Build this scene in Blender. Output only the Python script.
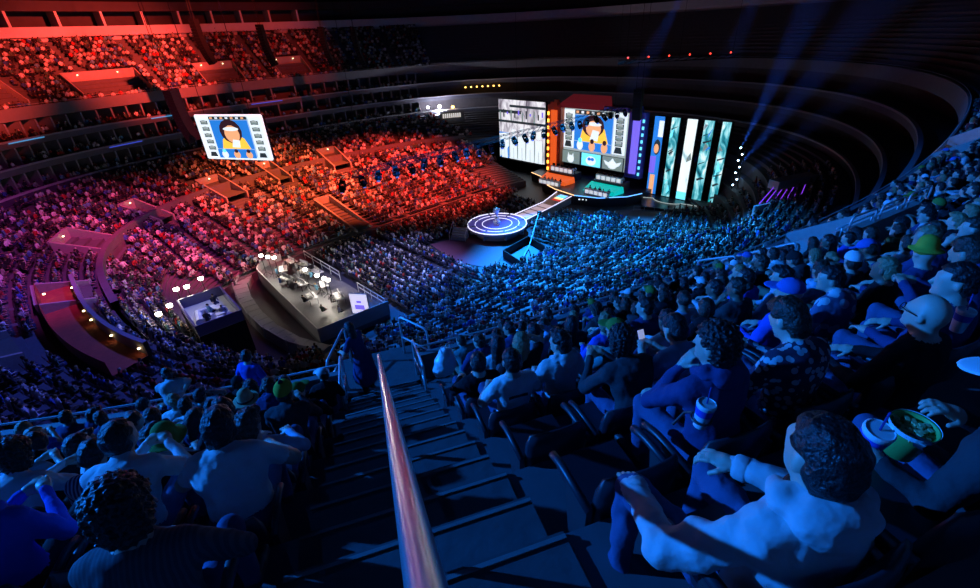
import bpy, math, random
import numpy as np
from mathutils import Vector, Matrix, Euler
random.seed(7); rng = np.random.default_rng(11)
SC = bpy.context.scene; COL = SC.collection
PI = math.pi
for o in list(bpy.data.objects): bpy.data.objects.remove(o)

# ------------------------------------------------------------------ plan of the arena (metres; X runs to the stage, Y to the far stand)
NEXP, A0, B0 = 2.5, 57.0, 48.5                    # front edge of the upper deck, a superellipse
_th = np.linspace(-PI, PI, 8001)
def sup(t, a, b, n=NEXP, cx=0.0, cy=0.0):
    t = np.asarray(t, float); c, s = np.cos(t), np.sin(t)
    return np.stack([cx + a*np.sign(c)*np.abs(c)**(2/n), cy + b*np.sign(s)*np.abs(s)**(2/n)], -1)
_P = sup(_th, A0, B0)
_N = np.stack([np.sign(_P[:,0])*np.abs(_P[:,0]/A0)**(NEXP-1)/A0, np.sign(_P[:,1])*np.abs(_P[:,1]/B0)**(NEXP-1)/B0], 1)
_N /= np.linalg.norm(_N, axis=1)[:,None]
_S = np.r_[0, np.cumsum(np.linalg.norm(np.diff(_P, axis=0), axis=1))]
STOT = _S[-1]
def deck(s, d):                                   # arc length along the front edge, distance behind it
    s = np.mod(s, STOT)
    p = np.stack([np.interp(s, _S, _P[:,i]) for i in (0,1)], -1)
    n = np.stack([np.interp(s, _S, _N[:,i]) for i in (0,1)], -1)
    n = n/np.linalg.norm(n, axis=-1, keepdims=True)
    return p + np.asarray(d)[...,None]*n, n
def inward(s):
    _, n = deck(s, 0.0); return math.atan2(-n[1], -n[0])
_q = np.where((_P[:,0] < 0) & (_P[:,1] < 0))[0]
S0 = _S[_q[np.argmin(np.abs(np.degrees(np.arctan2(-_N[_q,1], -_N[_q,0])) - 64.0))]]   # our stairs
TREAD, RISE, DZ = 0.85, 0.55, 18.5                # upper deck rows
NROW = 16
def rowz(k): return DZ + RISE*k

# ------------------------------------------------------------------ camera
cp, _ = deck(S0, 8.0)
cam_d = bpy.data.cameras.new('camera'); cam = bpy.data.objects.new('camera', cam_d); COL.objects.link(cam)
cam_d.sensor_width = 36.0; cam_d.lens = 463.0/980*36; cam_d.clip_start = 0.05; cam_d.clip_end = 400
cam.location = (cp[0], cp[1], 25.0)
_hd, _pt, _rl = math.radians(47), math.radians(29.5), math.radians(3.0)
cam.rotation_euler = (Matrix.Rotation(_hd - PI/2, 3, 'Z') @ Matrix.Rotation(PI/2 - _pt, 3, 'X') @ Matrix.Rotation(-_rl, 3, 'Z')).to_euler()
SC.camera = cam

# ------------------------------------------------------------------ world, exposure, house lights
w = bpy.data.worlds.new('dark_hall'); SC.world = w; w.use_nodes = True
w.node_tree.nodes['Background'].inputs[0].default_value = (0.004, 0.008, 0.05, 1)
w.node_tree.nodes['Background'].inputs[1].default_value = 0.25
SC.view_settings.view_transform = 'Standard'; SC.view_settings.look = 'None'
SC.view_settings.exposure = 0.0; SC.view_settings.gamma = 1.0; SC.view_settings.use_curve_mapping = False
SC.cycles.max_bounces = 4; SC.cycles.diffuse_bounces = 2; SC.cycles.glossy_bounces = 2
SC.cycles.volume_bounces = 0; SC.cycles.caustics_reflective = False; SC.cycles.caustics_refractive = False
SC.cycles.sample_clamp_indirect = 4.0

BLUE = (0.008, 0.19, 1.0); CYAN = (0.012, 0.30, 1.0); RED = (1.0, 0.055, 0.035); ORANGE = (1.0, 0.12, 0.035); PINK = (1.0, 0.06, 0.12); PURPLE = (0.32, 0.06, 0.75)
def spot(name, loc, aim, power, color, angle, blend=0.6, size=0.6):
    l = bpy.data.lights.new(name, 'SPOT'); l.energy = power; l.color = color
    l.spot_size = math.radians(angle); l.spot_blend = blend; l.shadow_soft_size = size
    o = bpy.data.objects.new(name, l); COL.objects.link(o); o.location = loc
    o.rotation_euler = (Vector(aim) - Vector(loc)).to_track_quat('-Z', 'Y').to_euler()
    return o
K = 1000.0
# blue wash on our own deck and the near stand
spot('blue_wash', (-60, -16, 34), (-34, -46, 21), 140*K, BLUE, 62, 0.8, 0.3)
spot('blue_wash', (-24, 8, 41), (-18, -44, 20), 40*K, BLUE, 44, 0.8, 0.4)
spot('blue_wash', (14, 2, 40), (6, -22, 3), 950*K, CYAN, 46, 0.6, 0.4)
spot('blue_wash', (-6, -2, 40), (-9, -21, 3), 330*K, BLUE, 46, 0.7, 0.4)
spot('blue_wash', (-10, 0, 40), (0, -50, 20), 45*K, BLUE, 34, 0.9, 0.4)
spot('blue_wash', (-16, -10, 38), (-43, -10, 7), 55*K, (0.07, 0.12, 1.0), 52, 0.9, 0.5)
# red wash on the far stand
spot('red_wash', (-2, 2, 40), (-9, 25, 5), 330*K, ORANGE, 44, 0.9, 0.4)
spot('red_wash', (8, 2, 40), (8, 18, 3), 380*K, RED, 52, 0.7, 0.4)
spot('red_wash', (-16, -2, 40), (-26, 17, 5), 150*K, PINK, 46, 0.9, 0.4)
spot('red_wash', (-30, -6, 40), (-40, 12, 8), 75*K, (0.50, 0.05, 0.45), 60, 0.9, 0.4)
spot('red_wash', (-30, -6, 38), (-44, 44, 24), 330*K, RED, 28, 0.9, 0.4)
spot('red_wash', (-3, 6, 41), (-22, 56, 24), 430*K, RED, 34, 0.9, 0.4)
spot('red_wash', (2, 4, 41), (-2, 58, 25), 60*K, RED, 44, 0.9, 0.4)
# neutral light on the middle of the floor
spot('floor_wash', (-12, -6, 38), (-11, -4, 0), 120*K, (0.36, 0.36, 1.0), 32, 0.9, 0.4)

# ------------------------------------------------------------------ materials
MATS = {}
def mat(name, col, rough=0.6, metal=0.0, emit=0.0, ecol=None, var=0.12, scale=6.0, bump=0.0, spec=0.5):
    if name in MATS: return MATS[name]
    m = bpy.data.materials.new(name); m.use_nodes = True; nt = m.node_tree; b = nt.nodes['Principled BSDF']
    b.inputs['Roughness'].default_value = rough; b.inputs['Metallic'].default_value = metal
    b.inputs['Specular IOR Level'].default_value = spec
    c = (*col, 1.0)
    tc = nt.nodes.new('ShaderNodeTexCoord'); nz = nt.nodes.new('ShaderNodeTexNoise'); nz.inputs['Scale'].default_value = scale; nz.inputs['Detail'].default_value = 3
    nt.links.new(tc.outputs['Object'], nz.inputs['Vector'])
    if var > 0:
        mx = nt.nodes.new('ShaderNodeMix'); mx.data_type = 'RGBA'
        mx.inputs['A'].default_value = (*[v*(1-var) for v in col], 1); mx.inputs['B'].default_value = (*[min(1, v*(1+var)) for v in col], 1)
        nt.links.new(nz.outputs['Fac'], mx.inputs['Factor']); nt.links.new(mx.outputs['Result'], b.inputs['Base Color'])
    else: b.inputs['Base Color'].default_value = c
    if bump > 0:
        bp = nt.nodes.new('ShaderNodeBump'); bp.inputs['Strength'].default_value = bump; bp.inputs['Distance'].default_value = 0.02
        nt.links.new(nz.outputs['Fac'], bp.inputs['Height']); nt.links.new(bp.outputs['Normal'], b.inputs['Normal'])
    if emit > 0:
        b.inputs['Emission Color'].default_value = (*(ecol or col), 1); b.inputs['Emission Strength'].default_value = emit
    MATS[name] = m
    return m
def attr_mat(name, rough=0.85):                   # colour comes from the mesh (clothes, hair and skin of the far crowd)
    m = bpy.data.materials.new(name); m.use_nodes = True; nt = m.node_tree; b = nt.nodes['Principled BSDF']
    a = nt.nodes.new('ShaderNodeAttribute'); a.attribute_name = 'Col'
    nt.links.new(a.outputs['Color'], b.inputs['Base Color']); b.inputs['Roughness'].default_value = rough; b.inputs['Specular IOR Level'].default_value = 0.2
    MATS[name] = m; return m
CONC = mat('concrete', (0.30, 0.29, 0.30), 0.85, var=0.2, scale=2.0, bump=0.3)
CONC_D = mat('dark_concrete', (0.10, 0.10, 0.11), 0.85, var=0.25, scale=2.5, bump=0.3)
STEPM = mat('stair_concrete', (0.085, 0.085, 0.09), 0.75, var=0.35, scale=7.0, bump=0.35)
NOSE = mat('nosing_strip', (0.20, 0.20, 0.20), 0.6, var=0.25, scale=12)
BLACK = mat('black_paint', (0.004, 0.004, 0.005), 0.6, var=0.2, spec=.2)
FASCIA = mat('pale_fascia', (0.55, 0.54, 0.55), 0.6, var=0.1, scale=1.0)
STEEL = mat('brushed_steel', (0.62, 0.64, 0.66), 0.28, 0.85, var=0.08, scale=40)
RAILM = mat('painted_rail', (0.60, 0.62, 0.63), 0.32, 0.3, var=0.06, scale=20)
SEATM = mat('seat_plastic', (0.022, 0.022, 0.03), 0.42, var=0.2, scale=9)
SEATF = mat('seat_iron', (0.05, 0.05, 0.055), 0.45, 0.4, var=0.2)
ROOFM = mat('roof_black', (0.010, 0.011, 0.016), 0.9, var=0.3, scale=0.6)

# ------------------------------------------------------------------ mesh helpers
def link(o): COL.objects.link(o); return o
def tag(o, label=None, cat=None, group=None, kind=None):
    if label: o['label'] = label
    if cat: o['category'] = cat
    if group: o['group'] = group
    if kind: o['kind'] = kind
    return o
def empty(name, loc=(0,0,0), rz=0.0):
    o = bpy.data.objects.new(name, None); o.location = loc; o.rotation_euler = (0, 0, rz); o.empty_display_size = 0.2
    return link(o)
def thing(name, label, cat, loc=(0,0,0), rz=0.0, group=None): return tag(empty(name, loc, rz), label, cat, group)
def mesh_obj(name, V, F, mats, parent=None, midx=None, smooth=False):
    me = bpy.data.meshes.new(name); me.from_pydata([tuple(v) for v in V], [], [tuple(f) for f in F])
    for m in (mats if isinstance(mats, (list, tuple)) else [mats]): me.materials.append(m)
    if midx is not None: me.polygons.foreach_set('material_index', midx)
    if smooth: me.polygons.foreach_set('use_smooth', [True]*len(me.polygons))
    me.update(); o = link(bpy.data.objects.new(name, me))
    if parent: o.parent = parent
    return o
class MB:
    def __init__(s): s.V = []; s.F = []; s.M = []
    def add(s, V, F, m=0):
        b = len(s.V); s.V += [tuple(v) for v in V]; s.F += [tuple(i + b for i in f) for f in F]; s.M += [m]*len(F); return s
    def box(s, c, d, rz=0.0, m=0, R=None):
        x, y, z = [v/2 for v in d]
        P = [Vector((sx*x, sy*y, sz*z)) for sz in (-1,1) for sy in (-1,1) for sx in (-1,1)]
        R = R or Matrix.Rotation(rz, 3, 'Z'); c = Vector(c)
        return s.add([R @ p + c for p in P], [(0,2,3,1),(4,5,7,6),(0,1,5,4),(2,6,7,3),(0,4,6,2),(1,3,7,5)], m)
    def hexa(s, P, m=0):                          # 8 corners: bottom ring 0-3, top ring 4-7
        return s.add(P, [(3,2,1,0),(4,5,6,7),(0,1,5,4),(1,2,6,5),(2,3,7,6),(3,0,4,7)], m)
    def tube(s, path, r, seg=8, m=0, closed=False):
        path = [Vector(p) for p in path]; n = len(path); rr = r if isinstance(r, (list, tuple)) else [r]*n
        rings = []
        up = None
        for i, p in enumerate(path):
            a = path[(i-1) % n] if (i > 0 or closed) else path[i]; b = path[(i+1) % n] if (i < n-1 or closed) else path[i]
            t = (b - a).normalized()
            if up is None: up = Vector((0,0,1)) if abs(t.z) < 0.9 else Vector((1,0,0))
            u = t.cross(up).normalized(); v = u.cross(t).normalized(); up = v
            rings.append([p + (u*math.cos(2*PI*k/seg) + v*math.sin(2*PI*k/seg))*rr[i] for k in range(seg)])
        V = [q for R in rings for q in R]; F = []
        for i in range(n if closed else n-1):
            for k in range(seg):
                a, b = i*seg + k, i*seg + (k+1) % seg; c, d = ((i+1) % n)*seg + (k+1) % seg, ((i+1) % n)*seg + k
                F.append((a, b, c, d))
        if not closed: F += [tuple(range(seg))[::-1], tuple(range((n-1)*seg, n*seg))]
        return s.add(V, F, m)
    def lathe(s, prof, c=(0,0,0), seg=20, m=0, cap=True):
        V = [(c[0] + r*math.cos(2*PI*k/seg), c[1] + r*math.sin(2*PI*k/seg), c[2] + z) for r, z in prof for k in range(seg)]
        F = [(i*seg+k, i*seg+(k+1)%seg, (i+1)*seg+(k+1)%seg, (i+1)*seg+k) for i in range(len(prof)-1) for k in range(seg)]
        if cap: F += [tuple(range(seg))[::-1], tuple(range((len(prof)-1)*seg, len(prof)*seg))]
        return s.add(V, F, m)
    def build(s, name, mats, parent=None, smooth=False): return mesh_obj(name, s.V, s.F, mats, parent, s.M, smooth)
def strip(A, B, closed=False):                    # quads between two polylines
    n = len(A); V = list(A) + list(B)
    F = [(i, (i+1) % n, n + (i+1) % n, n + i) for i in range(n if closed else n-1)]
    return V, F
def xyz(P, z): return [(p[0], p[1], z) for p in P]
def arc_pts(s0, s1, d, step=1.5):
    n = max(2, int(abs(s1 - s0)/step) + 1); s = np.linspace(s0, s1, n); return deck(s, np.full(n, float(d)))[0]
def copy_tree(o, parent=None):
    c = link(o.copy()); c.parent = parent
    for ch in o.children: copy_tree(ch, c)
    return c

# ------------------------------------------------------------------ the bowl: lower tier (v 0..1), wall, upper tier (v 1..2)
def inner(t):                                     # edge of the event floor, paired with the ring by direction
    q = sup(t, 1.0, 1.0); psi = np.arctan2(q[...,1], q[...,0]); c, s = np.cos(psi), np.sin(psi)
    r = (np.abs(c)**4 + np.abs(s)**4)**-0.25
    return np.stack([31*c*r, -4.5 + 12.5*s*r], -1)
def bowl(t, v):
    t = np.asarray(t, float); v = np.asarray(v, float)
    vl = np.clip(v, 0, 1); w = np.clip(v - 1, 0, 1); l = 0.665 + w*0.235
    low = (1 - vl)[...,None]*inner(t) + vl[...,None]*sup(t, A0*0.655, B0*0.655)
    cs = sup(t, 1.0, 1.0); high = np.stack([cs[...,0]*A0*l, cs[...,1]*B0*l], -1)
    P = np.where((v <= 1)[...,None], low, high); z = np.where(v <= 1, 1 + 4.2*vl, 6 + 3.6*w)
    k = np.clip((P[...,0] - 4)/17, 0, 1); lv = (np.abs(P[...,0]/A0)**NEXP + np.abs(P[...,1]/B0)**NEXP)**(1/NEXP); k = np.where(P[...,1] < -8, k*k*(3 - 2*k), 0)*np.clip((0.765 - lv)/0.08, 0, 1); z = z*(1 - 0.80*k)      # the near stand is folded low beside the stage
    return np.concatenate([P, z[...,None]], -1)
TSTAGE = 0.84                                     # the lower tier is folded away behind the stage
TB = np.linspace(-PI, PI, 241); TL = np.linspace(TSTAGE, 2*PI - TSTAGE, 201)
fl = MB(); fl.add([(-75,-70,0),(75,-70,0),(75,70,0),(-75,70,0)], [(0,1,2,3)]); tag(fl.build('floor', mat('floor_black', (0.03,0.03,0.04), 0.5, var=0.3, scale=0.5)), 'dark arena floor under the crowd', kind='structure')
tier = tag(empty('floor_lower_bowl'), 'stepped concrete floor of the lower stands', kind='structure')
def bowl_rows(vals, z0, name, TB=TB):
    for i, v in enumerate(vals[:-1]):
        A = bowl(TB, np.full(len(TB), v)); B = bowl(TB, np.full(len(TB), vals[i+1]))
        B2 = B.copy(); B2[:,2] = A[:,2]; A0_ = A.copy(); A0_[:,2] = (z0 if z0 < 1 else bowl(TB, np.full(len(TB), 1.0))[:,2] - .3) if i == 0 else bowl(TB, np.full(len(TB), vals[i-1]))[:,2]
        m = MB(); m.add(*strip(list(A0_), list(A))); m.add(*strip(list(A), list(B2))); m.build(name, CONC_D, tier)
LOWV = np.linspace(0, 1, 25); HIGHV = np.linspace(1.0001, 2, 13)
bowl_rows(LOWV, 0.0, 'row_tread', TL); bowl_rows(HIGHV, 5.0, 'row_tread')
# ring wall between the tiers
TW = np.linspace(TSTAGE, PI + 0.05, 150); m = MB(); A = sup(TW, A0*0.655, B0*0.655); B = sup(TW, A0*0.665, B0*0.665)
m.add(*strip(xyz(A, 4.8), xyz(A, 6.7))); m.add(*strip(xyz(A, 6.7), xyz(B, 6.7))); m.add(*strip(xyz(B, 6.7), xyz(B, 6.0)))
tag(m.build('wall_tier', mat('tier_wall', (0.13,0.12,0.13), 0.8, var=0.2, scale=1.5)), 'low concrete ring wall between the two lower tiers', kind='structure')

# ------------------------------------------------------------------ suites: three balconies between the bowl and the upper deck
def se_ring(l, n=241): return sup(np.linspace(-PI, PI, n), A0*l, B0*l)
SUITEW = mat('suite_wall', (0.10,0.09,0.10), 0.8, var=0.3, scale=1.0)
LEV = [(0.905, 9.6), (0.93, 12.35), (0.962, 15.1)]
for i, (l, z) in enumerate(LEV):
    r = tag(empty('wall_suite_level'), 'ring balcony of private suites under the upper deck', kind='structure')
    f0, f1, bk = se_ring(l), se_ring(l + 0.006), se_ring(l + 0.085)
    m = MB(); m.add(*strip(xyz(f0, z - 0.35), xyz(f0, z + 0.55))); m.add(*strip(xyz(f0, z + 0.55), xyz(f1, z + 0.55))); m.add(*strip(xyz(f1, z + 0.55), xyz(f1, z)))
    m.add(*strip(xyz(bk, z - 0.35), xyz(f0, z - 0.35))); m.build('balcony_front', mat('balcony_grey', (0.10,0.10,0.13), 0.6), r); tp = MB(); tp.add(*strip(xyz(se_ring(l - 0.001), z + 0.34), xyz(se_ring(l - 0.001), z + 0.56))); tp.add(*strip(xyz(se_ring(l - 0.001), z + 0.56), xyz(f1, z + 0.56))); tp.build('balcony_cap', FASCIA if i == 0 else mat('cap_grey', (0.28,0.28,0.32), 0.5), r)
    m = MB(); m.add(*strip(xyz(f1, z), xyz(bk, z))); m.add(*strip(xyz(bk, z), xyz(bk, z + 2.45))); m.build('balcony_floor', SUITEW, r)
    if i == 0: sk = MB(); sk.add(*strip(xyz(f0, 0.0), xyz(f0, z - .35))); sk.build('skirt_wall', BLACK, r)
    tt = np.linspace(1.1, 3.6, 64)
    for t in tt:
        a, b = sup(t, A0*(l+0.004), B0*(l+0.004)), sup(t, A0*(l+0.085), B0*(l+0.085)); ang = math.atan2(b[1]-a[1], b[0]-a[0]); L = math.dist(a, b)
        d = MB(); d.box(((a[0]*0.35+b[0]*0.65), (a[1]*0.35+b[1]*0.65), z + 1.2), (L*0.68, 0.25, 2.4), ang); d.build('divider', mat('suite_divider', (0.24,0.23,0.26), 0.7), r)

# ------------------------------------------------------------------ upper deck
UD = tag(empty('floor_upper_deck'), 'stepped concrete floor of the upper deck', kind='structure')
SS = np.linspace(0, STOT, 261)
def deck_line(d, s=SS): return deck(s, np.full(len(s), float(d)))[0]
for k in range(NROW):
    m = MB(); z = rowz(k); a, b = deck_line(k*TREAD), deck_line((k+1)*TREAD)
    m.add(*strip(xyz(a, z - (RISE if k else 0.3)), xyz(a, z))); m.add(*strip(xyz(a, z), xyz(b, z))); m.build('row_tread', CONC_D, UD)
# front wall with its cap
SW = np.linspace(S0 + .78, S0 + STOT - .78, 400); m = MB(); a, b = deck_line(-0.14, SW), deck_line(0.0, SW); zt = DZ + 0.62; DFM = mat('deck_front_grey', (0.17,0.17,0.18), 0.7, var=.15, scale=1.5)
m.add(*strip(xyz(a, DZ - 0.9), xyz(a, zt))); m.add(*strip(xyz(a, zt), xyz(b, zt))); m.add(*strip(xyz(b, zt), xyz(b, DZ)))
m.add(*strip(xyz(deck_line(2.5, SW), DZ - 0.9), xyz(a, DZ - 0.9)))
tag(m.build('wall_front', DFM), 'low pale wall along the front edge of the upper deck', kind='structure')
m = MB(); m.tube([(p[0], p[1], zt + 0.20) for p in deck_line(-0.05, SW)], 0.022, 6)
tag(m.build('trim_1', RAILM), 'thin steel rail running along the top of the deck front wall', kind='structure')
# back wall of the deck, its lit fascia and the boxes above
DB = NROW*TREAD; ZB = rowz(NROW)
m = MB(); b = deck_line(DB); m.add(*strip(xyz(b, ZB - RISE), xyz(b, ZB + 0.1)))
f = deck_line(DB - 0.6); m.add(*strip(xyz(f, ZB + 0.1), xyz(f, ZB + 1.5))); m.add(*strip(xyz(b, ZB + 0.1), xyz(f, ZB + 0.1))); m.add(*strip(xyz(f, ZB + 1.5), xyz(deck_line(DB + 0.5), ZB + 1.5)))
tag(m.build('wall_deck_back', FASCIA), 'pale fascia band along the back of the upper deck', kind='structure')
m = MB(); b = deck_line(DB + 2.6); m.add(*strip(xyz(b, ZB), xyz(b, ZB + 5))); m.add(*strip(xyz(deck_line(DB - 0.5), ZB + 3.6), xyz(b, ZB + 3.6)))
m.add(*strip(xyz(deck_line(DB - 0.5), ZB + 3.6), xyz(deck_line(DB - 0.5), ZB + 5.0)))
tag(m.build('wall_boxes', mat('box_wall', (0.035,0.03,0.035), 0.8, var=0.3, scale=0.8)), 'dark back wall of the boxes above the upper deck', kind='structure')
bx = tag(empty('trim_2'), 'row of upright dividers between the boxes over the deck', kind='structure')
for s in np.arange(S0 - 150, S0 - 80, 5.2):
    p, n = deck(s, DB + 0.9); d = MB(); d.box((p[0], p[1], ZB + 2.5), (3.0, 0.35, 2.2), math.atan2(n[1], n[0])); d.build('box_divider', FASCIA, bx)
# roof
m = MB()
prev = None
for l, z in [(1.36, 31.5), (1.0, 39), (0.6, 44), (0.25, 46)]:
    r = se_ring(l, 121)
    if prev is not None: m.add(*strip(prev, xyz(r, z)))
    prev = xyz(r, z)
m.add(prev[:-1], [tuple(range(len(prev)-1))])
tag(m.build('ceiling', ROOFM), 'black arena roof', kind='structure')

# ------------------------------------------------------------------ portals (tunnel mouths) cut into the stands
def bowl_portal(t0, t1, v0, v1, label, high=1.0, col=None, lit=True, wedge=False):
    r = tag(empty('wall_portal'), label, kind='structure'); M_ = col or mat('portal_concrete', (0.36,0.33,0.31), 0.75, var=0.2)
    tm = (t0 + t1)/2
    P = lambda t, v: bowl(t, v)
    zlo = float(P(tm, v0)[2]) - 0.2
    for t, e in ((t0, 0.25), (t1, -0.25)):
        a, b = P(t, v0), P(t, v1); dv = np.array([b[1]-a[1], a[0]-b[0], 0]); dv = dv/np.linalg.norm(dv)*e
        za, zb = a[2] + (0.25 if wedge else 1.0)*high, b[2] + high
        d = MB(); d.hexa([(a[0],a[1],zlo),(b[0],b[1],zlo),(b[0]+dv[0],b[1]+dv[1],zlo),(a[0]+dv[0],a[1]+dv[1],zlo),(a[0],a[1],za),(b[0],b[1],zb),(b[0]+dv[0],b[1]+dv[1],zb),(a[0]+dv[0],a[1]+dv[1],za)]); d.build('side_wall', M_, r)
    a, b = P(t0, v1), P(t1, v1); z = a[2] + high; n = np.array([a[0], a[1]])/np.hypot(a[0], a[1])*0.3
    d = MB(); d.hexa([(a[0],a[1],zlo),(b[0],b[1],zlo),(b[0]+n[0],b[1]+n[1],zlo),(a[0]+n[0],a[1]+n[1],zlo),(a[0],a[1],z),(b[0],b[1],z),(b[0]+n[0],b[1]+n[1],z),(a[0]+n[0],a[1]+n[1],z)]); d.build('head_wall', M_, r)
    q = [P(t0, v0), P(t1, v0), P(t1, v1), P(t0, v1)]
    d = MB(); zf = float(q[2][2]) - 1.9 if not wedge else zlo
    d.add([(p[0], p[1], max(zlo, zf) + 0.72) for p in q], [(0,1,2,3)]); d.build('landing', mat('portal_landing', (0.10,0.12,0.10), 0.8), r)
    if lit:
        c = P(tm, v1 - 0.03); d = MB(); d.lathe([(0.02,0.0),(0.1,0.03),(0.1,0.1),(0.02,0.14)], (c[0], c[1], z - 0.35), 8)
        d.build('tunnel_lamp', mat('tunnel_lamp', (1,0.85,0.5), emit=7, ecol=(1,0.8,0.4)), r)
PORT = [(2.67, 2.80, 1.0, 1.30), (2.33, 2.40, 0.9, 1.24), (1.955, 2.05, 0.84, 1.18), (1.735, 1.785, 0.88, 1.2), (1.535, 1.575, 0.88, 1.22), (3.10, 3.17, 1.05, 1.3)]
for i, (t0, t1, v0, v1) in enumerate(PORT):
    bowl_portal(t0, t1, v0, v1, ['tunnel mouth with red-lit rim in the end stand','narrow tunnel mouth in the dim corner stand','tunnel mouth with lit stairs in the corner stand','tunnel mouth in the red-lit far stand','tunnel mouth above the truss lights in the far stand','blue tunnel mouth in the end stand'][i])
bowl_portal(1.715, 1.775, 0.02, 0.47, 'sloping tunnel walls down to the floor in the far stand', 1.0, None, False, True)
PORT += [(1.70, 1.79, 0.0, 0.5), (3.11, PI, 1.22, 1.27), (-PI, -2.76, 1.22, 1.27)]
for q_ in ((-3.02, -2.92, 1.45, 1.75),):
    bowl_portal(*q_, 'blue-lit tunnel box in the end stand above the red walkway'); PORT.append(q_)

def deck_portal(sa, sb, k0, k1, label, rails=False, lamp=True, up=0.75):
    r = tag(empty('wall_portal'), label, kind='structure'); M_ = mat('portal_concrete', (0.36,0.33,0.31))
    z0 = rowz(k0) - 0.4
    def prism(pa, pb, na, zt_a, zt_b, name, mt=M_):
        d = MB(); d.hexa([(pa[0],pa[1],z0),(pb[0],pb[1],z0),(pb[0]+na[0],pb[1]+na[1],z0),(pa[0]+na[0],pa[1]+na[1],z0),(pa[0],pa[1],zt_a),(pb[0],pb[1],zt_b),(pb[0]+na[0],pb[1]+na[1],zt_b),(pa[0]+na[0],pa[1]+na[1],zt_a)]); return d.build(name, mt, r)
    d1 = k1*TREAD
    A, n = deck(sa, d1); B, _ = deck(sb, d1)
    prism(A, B, n*0.18, rowz(k1) + up, rowz(k1) + up, 'head_wall')
    for s, e in ((sa, -1), (sb, 1)):
        pa, n = deck(s, k0*TREAD); pb, _ = deck(s, d1); tv = np.array([-n[1], n[0]])*0.18*e
        prism(pa, pb, tv, rowz(k0) + up, rowz(k1) + up, 'side_wall')
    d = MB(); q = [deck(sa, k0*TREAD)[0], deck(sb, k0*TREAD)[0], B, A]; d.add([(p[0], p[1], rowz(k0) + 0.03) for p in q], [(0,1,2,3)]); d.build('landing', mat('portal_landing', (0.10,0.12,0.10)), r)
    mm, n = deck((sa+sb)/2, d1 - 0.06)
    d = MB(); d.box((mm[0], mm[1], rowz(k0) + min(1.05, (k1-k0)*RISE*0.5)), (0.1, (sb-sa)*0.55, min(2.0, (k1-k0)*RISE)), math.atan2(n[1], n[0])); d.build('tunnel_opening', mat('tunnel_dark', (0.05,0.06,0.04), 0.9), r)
    if lamp:
        for s in (sa + 0.25*(sb-sa), sb - 0.2*(sb-sa)):
            mm, n = deck(s, d1 - 0.12); d = MB(); d.lathe([(0.02,0),(0.09,0.03),(0.09,0.1),(0.02,0.14)], (mm[0], mm[1], rowz(k1) + 0.25), 8); d.build('tunnel_lamp', mat('tunnel_lamp', (1,0.85,0.5)), r)
DPORT = [(-117.8, -108.5, 1, 6), (-101.5, -94, 1, 6), (-133, -126.5, 1, 6), (-146, -140, 1, 6), (9.3, 12.3, 0, 3), (26, 30, 0, 3)]
for i, (sa, sb, k0, k1) in enumerate(DPORT):
    deck_portal(S0 + sa, S0 + sb, k0, k1, ['wide concrete tunnel mouth in the red upper deck above the suites','concrete tunnel mouth at the end of the red upper deck','yellow-lit tunnel mouth in the red upper deck','tunnel mouth in the dark end of the far upper deck','pale tunnel wall topped by rails below the seated crowd','pale tunnel wall in the distant blue deck seats'][i], lamp=i < 4 or i == 5, up=.75 if i < 4 else .9)

CF = np.array([math.cos(_hd), math.sin(_hd)]); CR = np.array([math.sin(_hd), -math.cos(_hd)])
def seen(x, y, z, mx=140, my=120):
    dx, dy, dz = x - cp[0], y - cp[1], z - 25.0
    F = dx*CF[0] + dy*CF[1]; R = dx*CR[0] + dy*CR[1]
    dep = F*math.cos(_pt) - dz*math.sin(_pt); up = F*math.sin(_pt) + dz*math.cos(_pt)
    u = R*math.cos(_rl) - up*math.sin(_rl); v = R*math.sin(_rl) + up*math.cos(_rl)
    dd = np.where(dep > 0.3, dep, 1e9)
    return (dep > 0.3) & (np.abs(463*u/dd) < 490 + mx) & (np.abs(463*v/dd) < 294 + my), dep
# ------------------------------------------------------------------ seats near the camera, and who sits there
ROWS_NEAR = 9
def head_at(s, k):
    p, n = deck(s, k*TREAD + 0.6); return p[0], p[1], rowz(k) + 1.1
SEATS = []                                        # (depth, row, side, seat number, s)
for k in range(ROWS_NEAR + 1):
    for side in (-1, 1):
        for j in range(56):
            s = S0 + side*(0.95 + 0.53*j); sr = s - S0
            if any(a - 0.25 < sr < b + 0.25 and k < k1 + 1 for a, b, k0, k1 in DPORT[4:]): continue
            if 10.3 < sr < 11.4 or 27.5 < sr < 28.6: continue
            if sr > 26: continue
            x, y, z = head_at(s, k); ok, dep = seen(x, y, z, 60, 70)
            if k == 9 and not (side == 1 and j in (1, 2)): continue
            if ok and (dep > 0.55 or k >= 8): SEATS.append((float(dep), k, side, j, s))
SEATS.sort()
EMPTY = {(6,1,0), (7,1,0), (4,1,2), (9,1,1), (9,1,2), (3,1,0), (1,1,0), (0,1,0), (0,-1,0), (0,1,1), (2,1,0)}
NEAR = []; REST = []
for q in SEATS:
    key = q[1:4]
    if key in EMPTY: continue
    if q[0] > 3.5 and rng.random() < 0.06: continue
    (NEAR if len(NEAR) < 292 else REST).append(q)

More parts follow.
